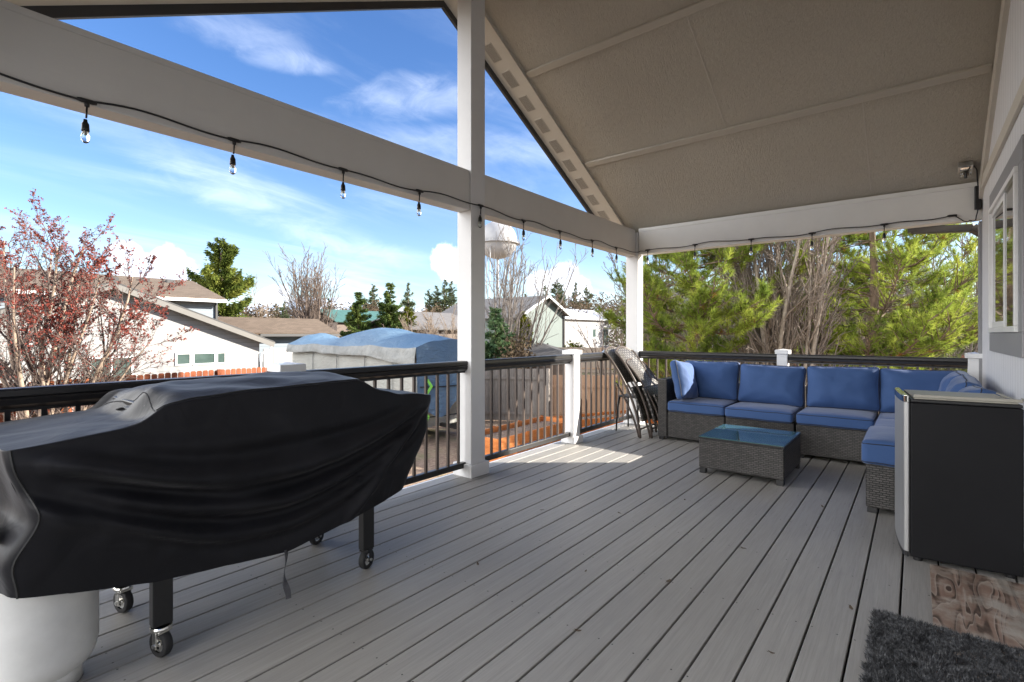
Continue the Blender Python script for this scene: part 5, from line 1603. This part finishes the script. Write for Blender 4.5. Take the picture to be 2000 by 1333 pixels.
def green_roof_barn():
    c = at(722, 72); h = thing('barn', 'barn with a green metal roof between the two spruces', 'barn', (c.x, c.y, GZ))
    m = MB(); m.box(c.x-5.2, c.x+5.2, c.y, c.y+8, GZ, 2.7); m.build('wall', 'brown_siding', h)
    m = MB(); roof_plane(m, (c.x-5.7, c.y-.6, 2.7), (c.x+5.7, c.y-.6, 2.7), (c.x+5.7, c.y+4, 4.5), (c.x-5.7, c.y+4, 4.5)); roof_plane(m, (c.x-5.7, c.y+8.6, 2.7), (c.x+5.7, c.y+8.6, 2.7), (c.x+5.7, c.y+4, 4.5), (c.x-5.7, c.y+4, 4.5)); m.build('roof', 'green_metal_roof', h)
green_roof_barn()

def grey_house():
    c = at(858, 46); h = thing('grey_house', 'house with a grey shingle roof half hidden by bare shrubs', 'house', (c.x, c.y, GZ))
    m = MB(); m.box(c.x-3.4, c.x+5, c.y, c.y+8, GZ, 1.5); m.build('wall', 'brown_siding', h)
    m = MB(); roof_plane(m, (c.x-4.0, c.y-.7, 1.5), (c.x+5.5, c.y-.7, 1.5), (c.x+5.5, c.y+4, 3.2), (c.x-1, c.y+4, 3.2)); roof_plane(m, (c.x-4.0, c.y+8.7, 1.5), (c.x+5.5, c.y+8.7, 1.5), (c.x+5.5, c.y+4, 3.2), (c.x-1, c.y+4, 3.2)); r = m.build('roof', 'grey_shingle', h); roof_uv(r, (1, 0, 0))
grey_house()

def brown_house():
    c = at(1500, 38); h = thing('brown_house', 'brown house half hidden behind the bare multi-stemmed tree', 'house', (c.x, c.y, GZ))
    R = Matrix.Rotation(TH, 3, 'Z'); c.z = 0
    def bx(m, x0, x1, y0, y1, z0, z1): m.obox(c+R @ Vector(((y0+y1)/2, -(x0+x1)/2, (z0+z1)/2)), y1-y0, x1-x0, z1-z0, R)
    m = MB(); bx(m, -6, 14, 0, 8, GZ, 2.6); m.build('wall', 'brown_siding', h)
    m = MB(); f = lambda x, y, z: c+R @ Vector((y, -x, z))
    roof_plane(m, f(-6.6, -.7, 2.6), f(14.6, -.7, 2.6), f(14.6, 4, 4.6), f(-6.6, 4, 4.6)); roof_plane(m, f(-6.6, 8.7, 2.6), f(14.6, 8.7, 2.6), f(14.6, 4, 4.6), f(-6.6, 4, 4.6)); r = m.build('roof', 'dark_shingle', h)
    for x in (-3.4, 3.0):
        m = MB(); bx(m, x-.8, x+.8, -.06, -.002, .1, 1.5); fr = m.build('window', 'vinyl_white', h)
        m = MB(); bx(m, x-.7, x+.7, -.08, -.0605, .2, 1.4); m.build('pane', 'far_glass', fr)
brown_house()

def water_tower():
    c = at(972, 190, GZ); t = thing('water_tower', 'white water tower with a round tank on thin legs in the distance', 'water tower', tuple(c))
    zc = H+(652-472)/984*190; r = 7.3
    prof = []
    for i in range(25):
        a = -math.pi/2+math.pi*i/24; k = .90 if a < 0 else 1.0
        prof.append((r*max(math.cos(a), 0)**.9+.001, (r*k if a < 0 else r*1.02)*math.sin(a)))
    m = MB(); m.lathe(prof, (c.x, c.y, zc), 40); m.build('tank', 'tower_white', t, smooth=True)
    m = MB(); m.lathe([(r-.1, -.5), (r+.9, -.5), (r+.9, -.15), (r+.82, -.15), (r+.82, -.38), (r-.1, -.38)], (c.x, c.y, zc-.6), 40); m.build('catwalk', 'tower_white', t)
    m = MB(); m.lathe([(r+.85, .55), (r+.92, .55), (r+.92, .65), (r+.85, .65), (r+.85, .55)], (c.x, c.y, zc-.6), 40)
    for i in range(40):
        a = i*math.pi/20; m.bar((c.x+(r+.88)*math.cos(a), c.y+(r+.88)*math.sin(a), zc-.75), (c.x+(r+.88)*math.cos(a), c.y+(r+.88)*math.sin(a), zc), .06, .06, (1, 0, 0))
    m.build('handrail', 'tower_white', t)
    for i in range(6):
        a = i*math.pi/3+.3; m = MB(); m.tube([(c.x+r*.92*math.cos(a), c.y+r*.92*math.sin(a), zc-2.4), (c.x+r*1.15*math.cos(a), c.y+r*1.15*math.sin(a), GZ)], .20, 8); m.build('leg', 'tower_white', t)
    m = MB()
    for z in (12, 22):
        for i in range(6):
            a = i*math.pi/3+.3; b = a+math.pi/3; q = r*(1.15-.2*z/35)
            m.tube([(c.x+q*math.cos(a), c.y+q*math.sin(a), GZ+z), (c.x+q*math.cos(b), c.y+q*math.sin(b), GZ+z)], .12, 5)
    m.build('bracing', 'tower_white', t)
    m = MB(); m.lathe([(.5, GZ), (.5, zc-6)], (c.x, c.y, 0), 12); m.build('riser', 'tower_white', t)
    m = MB()
    for dx, hgt in ((-1.6, 2.6), (-.9, 1.6), (-2.3, 1.8)):
        q = Vector((c.x+RT[0]*dx, c.y+RT[1]*dx, zc+r*.95)); m.tube([q, q+Vector((0, 0, hgt))], .14, 6); m.obox(q+Vector((0, 0, hgt)), .8, .8, .7)
    m.build('antennas', 'galvanised', t)
water_tower()

# ------------------------------------------------------------------ trees
def maple():
    b = at(64, 10.6, GZ); b2 = at(128, 10.9, GZ)
    st = []; rr = random.Random(5)
    R3 = Vector((RT[0], RT[1], 0)); F3 = Vector((FW[0], FW[1], 0))
    for lat, dep, up, L, r in ((-.05, .1, 1, 4.3, .085), (.28, 0, 1, 4.2, .075), (-.35, .1, 1, 4.2, .07), (.10, -.30, 1, 4.0, .06), (-.2, .35, 1, 4.2, .06), (-.65, 0, 1, 4.0, .06), (.45, .15, 1, 3.6, .05)):
        v = R3*lat+F3*dep+Vector((0, 0, up)); st.append(((0, 0, 1.2*abs(lat)), tuple(v), L+(.65 if lat < .1 else .35), r))
    o2 = b2-b
    for lat, dep, up, L, r in ((.20, .05, 1, 4.0, .075), (.50, -.1, 1, 3.4, .055), (-.12, .2, 1, 3.9, .055), (.75, .2, 1, 2.9, .04)):
        v = R3*lat+F3*dep+Vector((0, 0, up)); st.append((tuple(o2+Vector((0, 0, .3))), tuple(v), L+.2, r))
    cfg = [(8, 8, .06, .05, 14, .64, .46, .14), (6, 5, .09, .06, 8, .64, .48, .10), (4, 3, .11, .06, 6, .62, .52, .12), (3, 3, .12, .05, 0, .6, .5, .2)]
    def fn(q):
        lat = q[0]*RT[0]+q[1]*RT[1]; dd = q[0]*FW[0]+q[1]*FW[1]; px = 1000+984*lat/dd; z = q[2]
        return min(1, max(.05, (z-.1)/2.0))*(.72+1.2*mnoise.noise(Vector((q[0]*1.1, q[1]*1.1, q[2]*1.1))))
    bare_tree('maple_tree', 'budding red maple with several pale trunks in front of the white house', 'tree', tuple(b), st, cfg, 3, 'maple_bark', 'maple_twig', rmin=.0030, split=1, buds=(70000, .031, 'maple_bud', fn))
maple()

def up_tree(label, px, D, height, spread, n, seed, twig, group, bark=None, r=.10, lean=0, cfg=None, rmin=.006, base_w=.3, name='bare_tree'):
    b = at(px, D, GZ); rr = random.Random(seed); st = []
    for i in range(n):
        a = rr.random()*6.28; s = spread*math.sqrt(rr.random())
        off = (base_w*math.cos(a)*rr.random(), base_w*math.sin(a)*rr.random(), 0)
        st.append((off, (s*math.cos(a)+lean*RT[0], s*math.sin(a)+lean*RT[1], 1), height*rr.uniform(.72, 1.0), r*rr.uniform(.6, 1)))
    cfg = cfg or [(8, 6, .05, .05, 9, .48, .38, .25), (5, 4, .08, .08, 5, .5, .5, .15), (3, 3, .1, .05, 0, .5, .5, .2)]
    return bare_tree(name, label, 'tree', tuple(b), st, cfg, seed, bark or twig, twig, group, rmin=rmin)
BT = 'bare deciduous trees'
up_tree('tall bare vase-shaped tree with many upright grey stems behind the wing roof', 604, 34, 8.0, .29, 30, 21, 'twig_brown', BT, r=.10, rmin=.014)
up_tree('thin airy bare tree with a forked top beside the big green conifer', 522, 40, 6.6, .16, 2, 22, 'twig_tan', BT, r=.09, rmin=.015)
up_tree('bare tree with long grey limbs in front of the water tower behind the ridge post', 985, 21, 7.2, .40, 13, 23, 'twig_grey', BT, r=.085, rmin=.009, lean=.12)
up_tree('small leaning bare tree in front of the pale fence', 1185, 30, 5.0, .5, 5, 24, 'twig_brown', BT, r=.06, rmin=.010)
BCFG = [(10, 7, .05, .05, 13, .42, .36, .18), (6, 4, .09, .07, 7, .5, .5, .1), (4, 3, .1, .06, 3, .55, .5, .15), (2, 3, .1, .0, 0, .5, .5, .2)]
up_tree('large bare tree with many pale upright trunks between the two pines', 1545, 12.8, 8.5, .26, 20, 25, 'pale_twig', BT, bark='pale_bark', r=.085, rmin=.007, cfg=BCFG, base_w=.5)
up_tree('bare tree with twisting grey branches left of the pale trunks', 1402, 17, 6.0, .55, 5, 26, 'twig_grey', BT, r=.12, rmin=.009, cfg=BCFG)
up_tree('reddish brown bare thicket tree behind the right pine', 1640, 21, 8.0, .5, 9, 27, 'twig_brown', BT, r=.1, rmin=.011, cfg=BCFG)
up_tree('bare brown tree behind the crown of the left pine', 1300, 24, 7.5, .5, 7, 28, 'twig_brown', BT, r=.1, rmin=.012, cfg=BCFG)
up_tree('bare grey tree at the far right near the house corner', 1850, 20, 7.6, .5, 8, 29, 'twig_grey', BT, r=.1, rmin=.011, cfg=BCFG)
up_tree('bare brown tree standing behind the pale trunks', 1490, 24, 8.4, .5, 9, 30, 'twig_brown', BT, r=.1, rmin=.012, cfg=BCFG)

PG2 = 'long-needled pines by the deck'
b = at(1352, 13.2, GZ)
long_needle_pine('open long-needled pine just right of the corner post', tuple(b), 7.6, (-.15, .1), lambda f: .9+1.75*math.sin(math.pi*min(1, f*1.05+.05))**.9, 41, PG2, ntuft=52, zlo=.7, trunk_r=.17)
b = at(1695, 13.8, GZ)
long_needle_pine('long-needled pine with spreading limbs beside the house corner', tuple(b), 7.8, (.1, -.1), lambda f: 1.0+2.05*math.sin(math.pi*min(1, f*1.05+.05))**.9, 42, PG2, ntuft=52, zlo=.7, trunk_r=.20)

conifer('conifer_tree', 'big bushy green conifer behind the white house roof', at(432, 44, GZ), 11.4, 3.5, 51, .20, 80, 'conifer_leaves', taper=.55, droop=.15, ragged=.55, bare=.08, gap=.2, fluff=.075)
conifer('spruce_tree', 'pointed dark green spruce left of the green barn roof', at(700, 41, GZ), 6.6, 2.5, 52, .17, 46, 'spruce_needles', 'pointed spruces', ragged=.2)
conifer('spruce_tree', 'taller dark green spruce right of the green barn roof', at(762, 42, GZ), 7.3, 2.7, 53, .17, 46, 'spruce_needles', 'pointed spruces', ragged=.25)
conifer('arborvitae', 'yellow green rounded conifer right of the taller spruce', at(795, 44, GZ), 5.2, 1.5, 54, .22, 30, 'arborvitae_leaves', taper=.5, droop=.4, bare=.03)
conifer('spruce_tree', 'near blue green spruce just right of the ridge post', at(968, 19.5, GZ), 4.1, 1.75, 55, .12, 70, 'blue_spruce_needles', 'pointed spruces', ragged=.25)
for i, (px, D, h_, lb) in enumerate(((1012, 40, 4.4, 'leftmost'), (1021, 40, 4.7, 'middle'), (1031, 40, 4.2, 'rightmost'))):
    conifer('arborvitae', lb+' of the narrow columnar arborvitae against the sage green house', at(px, D, GZ), h_, .55, 60+i, .16, 80, 'arborvitae_leaves', 'arborvitae by the sage green house', taper=.35, droop=.8, bare=.02, ragged=.15)

# distant pines: three kinds, copied
FG = 'distant pines on the skyline'
kinds = []
spots = [(0, 728, 120, 15.2), (1, 797, 128, 16.0), (0, 838, 150, 16.6), (2, 852, 140, 16.5), (1, 868, 135, 17.6), (2, 882, 150, 18.8), (0, 712, 130, 12.8),
         (1, 1066, 118, 14.4), (0, 1088, 112, 15.6), (2, 1097, 116, 14.4), (1, 1124, 120, 15.2), (0, 1146, 124, 15.2), (2, 1026, 125, 13.0), (1, 642, 90, 9.4), (0, 696, 110, 10.5), (2, 556, 80, 8.2), (1, 540, 95, 8.8), (0, 672, 105, 8.2), (2, 930, 140, 15.5)]
labs = ['tall ragged pine above the green barn roof', 'lone thin pine standing right of the taller spruce', 'short pointed pine in the group left of the ridge post', 'dark pine second in the group left of the ridge post',
        'slim pine in the middle of the group left of the ridge post', 'tallest pine touching the left edge of the ridge post', 'low pine peeking over the green barn roof', 'pine just left of the peak of the sage green house',
        'tallest pine behind the peak of the sage green house', 'leaner pine right behind the peak of the sage green house', 'pine over the left end of the white building', 'slender pine over the white building beside the near pine',
        'brownish pine over the grey roof of the sage green house', 'brown green pine right of the vase-shaped bare tree', 'small pine left of the pointed spruce', 'dark round-topped pine left of the vase-shaped bare tree',
        'low dark pine behind the thin forked bare tree', 'smallest pine on the skyline left of the barn', 'pine hidden mostly behind the ridge post']
for i, (k, px, D, h_) in enumerate(spots):
    p = at(px, D, GZ)
    if i in (0, 1, 3):
        t = conifer('distant_pine', labs[i], p, 15, 3.0, 70+i, .38, 10, 'far_pine_needles', FG, ragged=.6, taper=.6, bare=.2, gap=.25, droop=0, fluff=.08)
        kinds.append(t); t.scale = (h_/15,)*3; t.rotation_euler[2] = i
for i, (k, px, D, h_) in enumerate(spots):
    if i in (0, 1, 3): continue
    tree_copy(kinds[k], at(px, D, GZ), i*1.3, labs[i], FG, (h_/15*.95,)*2+(h_/15,))

# brush and hedges
def far_brush():
    rng = np.random.default_rng(91); P = []
    for px in np.arange(430, 1320, 2.0):
        D = rng.uniform(82, 118); top = 4.2+3.6*(.5+mnoise.noise(Vector((px*.013, 3, 0))))+ (2.0 if px > 1080 else 0)
        n = 110; q = rng.normal(0, 1, (n, 3)); q /= np.linalg.norm(q, axis=1, keepdims=True); b = at(px, D, GZ)
        P.append(np.array(b)[None]+np.array([0, 0, (top-GZ)*.5])+q*np.array([1.7, 1.7, (top-GZ)*.55])*rng.uniform(.6, 1.05, (n, 1)))
    V, F = scatter_tris(np.concatenate(P), .26, rng, 2.2)
    o = fast('brush', V, F, 'brush_brown'); props(o, kind='stuff')
    P = []
    for px in np.arange(1230, 2150, 2.0):
        D = rng.uniform(30, 60); top = 3.4+3.4*(.5+mnoise.noise(Vector((px*.011, 8, 0))))
        n = 90; q = rng.normal(0, 1, (n, 3)); q /= np.linalg.norm(q, axis=1, keepdims=True); b = at(px, D, GZ)
        P.append(np.array(b)[None]+np.array([0, 0, (top-GZ)*.5])+q*np.array([1.6, 1.6, (top-GZ)*.55])*rng.uniform(.6, 1.05, (n, 1)))
    V, F = scatter_tris(np.concatenate(P), .15, rng, 2.4)
    o = fast('woodland', V, F, 'brush_green'); props(o, kind='stuff')
far_brush()
SH = 'bare shrubs round the grey roofed house'
for i, (px, D, h_, lb) in enumerate(((826, 36, 4.4, 'tangled tan bare shrub at the left end of the grey shingle roof'), (862, 30, 3.3, 'dense grey bare shrub above the blue tarp near the ridge post'), (800, 39, 3.6, 'low tan bare shrub right of the yellow green conifer'), (880, 34, 4.6, 'tall tan bare shrub touching the ridge post'))):
    up_tree(lb, px, D, h_, .75, 12, 120+i, 'twig_tan' if i != 1 else 'twig_grey', SH, r=.035, rmin=.012, name='bare_shrub')
bush('shrub', 'small dark reddish shrub against the sage green wall', 'shrub', at(1058, 37, GZ), 1.3, 1.0, 1.9, 131, 'brush_brown', 900, .2)
bush('shrub', 'low golden shrub at the foot of the white building', 'shrub', at(1118, 42, GZ), 1.6, 1.0, 2.0, 132, 'arborvitae_leaves', 900, .18)
bush('shrub', 'orange leaved shrub peeking out left of the ridge post', 'shrub', at(884, 24, GZ), .8, .8, 2.15, 133, 'dry_needles', 1100, .12)
bush('shrub', 'tangled brown shrub under the left pine behind the sofa', 'shrub', at(1330, 16, GZ), 1.6, 1.3, 2.0, 134, 'dry_needles', 2600, .09)
bush('shrub', 'green and brown shrub beside the red fence at the right', 'shrub', at(1830, 18, GZ), 1.8, 1.4, 2.1, 135, 'brush_green', 2600, .10)
bush('shrub', 'loose brown shrub in front of the red fence behind the sofa middle', 'shrub', at(1600, 19, GZ), 1.8, 1.4, 1.8, 136, 'brush_brown', 2400, .10)
bush('shrub', 'grey brown shrub above the weathered fence', 'shrub', at(1010, 19.0, GZ), 1.5, .8, 2.5, 137, 'brush_brown', 2000, .10)

# ------------------------------------------------------------------ dry leaf bits on the deck
def leaves():
    rr = random.Random(12)
    pts = [(2.32, .92), (3.02, 1.52), (2.18, 1.28), (2.05, .42), (2.95, .74), (3.55, 1.28), (1.9, 1.75), (3.3, 2.35), (2.6, .22), (4.0, .50), (1.72, 1.05), (2.75, 1.95)]
    first = None
    for x, y in pts:
        if first is None:
            m = MB(); n = 8
            m.grid(lambda u, v: (x+.020*(u-.5)*2, y+.009*(v-.5)*2*math.sin(math.pi*(.08+.84*u)), .002+.006*(u-.4)**2*4+.004*abs(v-.5)), n, 4)
            m.tube([(x+.018, y, .005), (x+.030, y+.004, .008)], .0008, 4)
            first = m.build('dry_leaf', 'dry_leaf_brown', solid=.0008); o = first
            props(o, 'small curled brown dry leaf lying on the grey deck boards', 'leaf', 'dry leaves scattered on the deck')
        else:
            o = first.copy(); COL.objects.link(o); o.location = (x, y, .001); o.scale = (rr.uniform(.4, .8),)*3
        o.rotation_euler = (0, 0, rr.random()*6.28)
leaves()
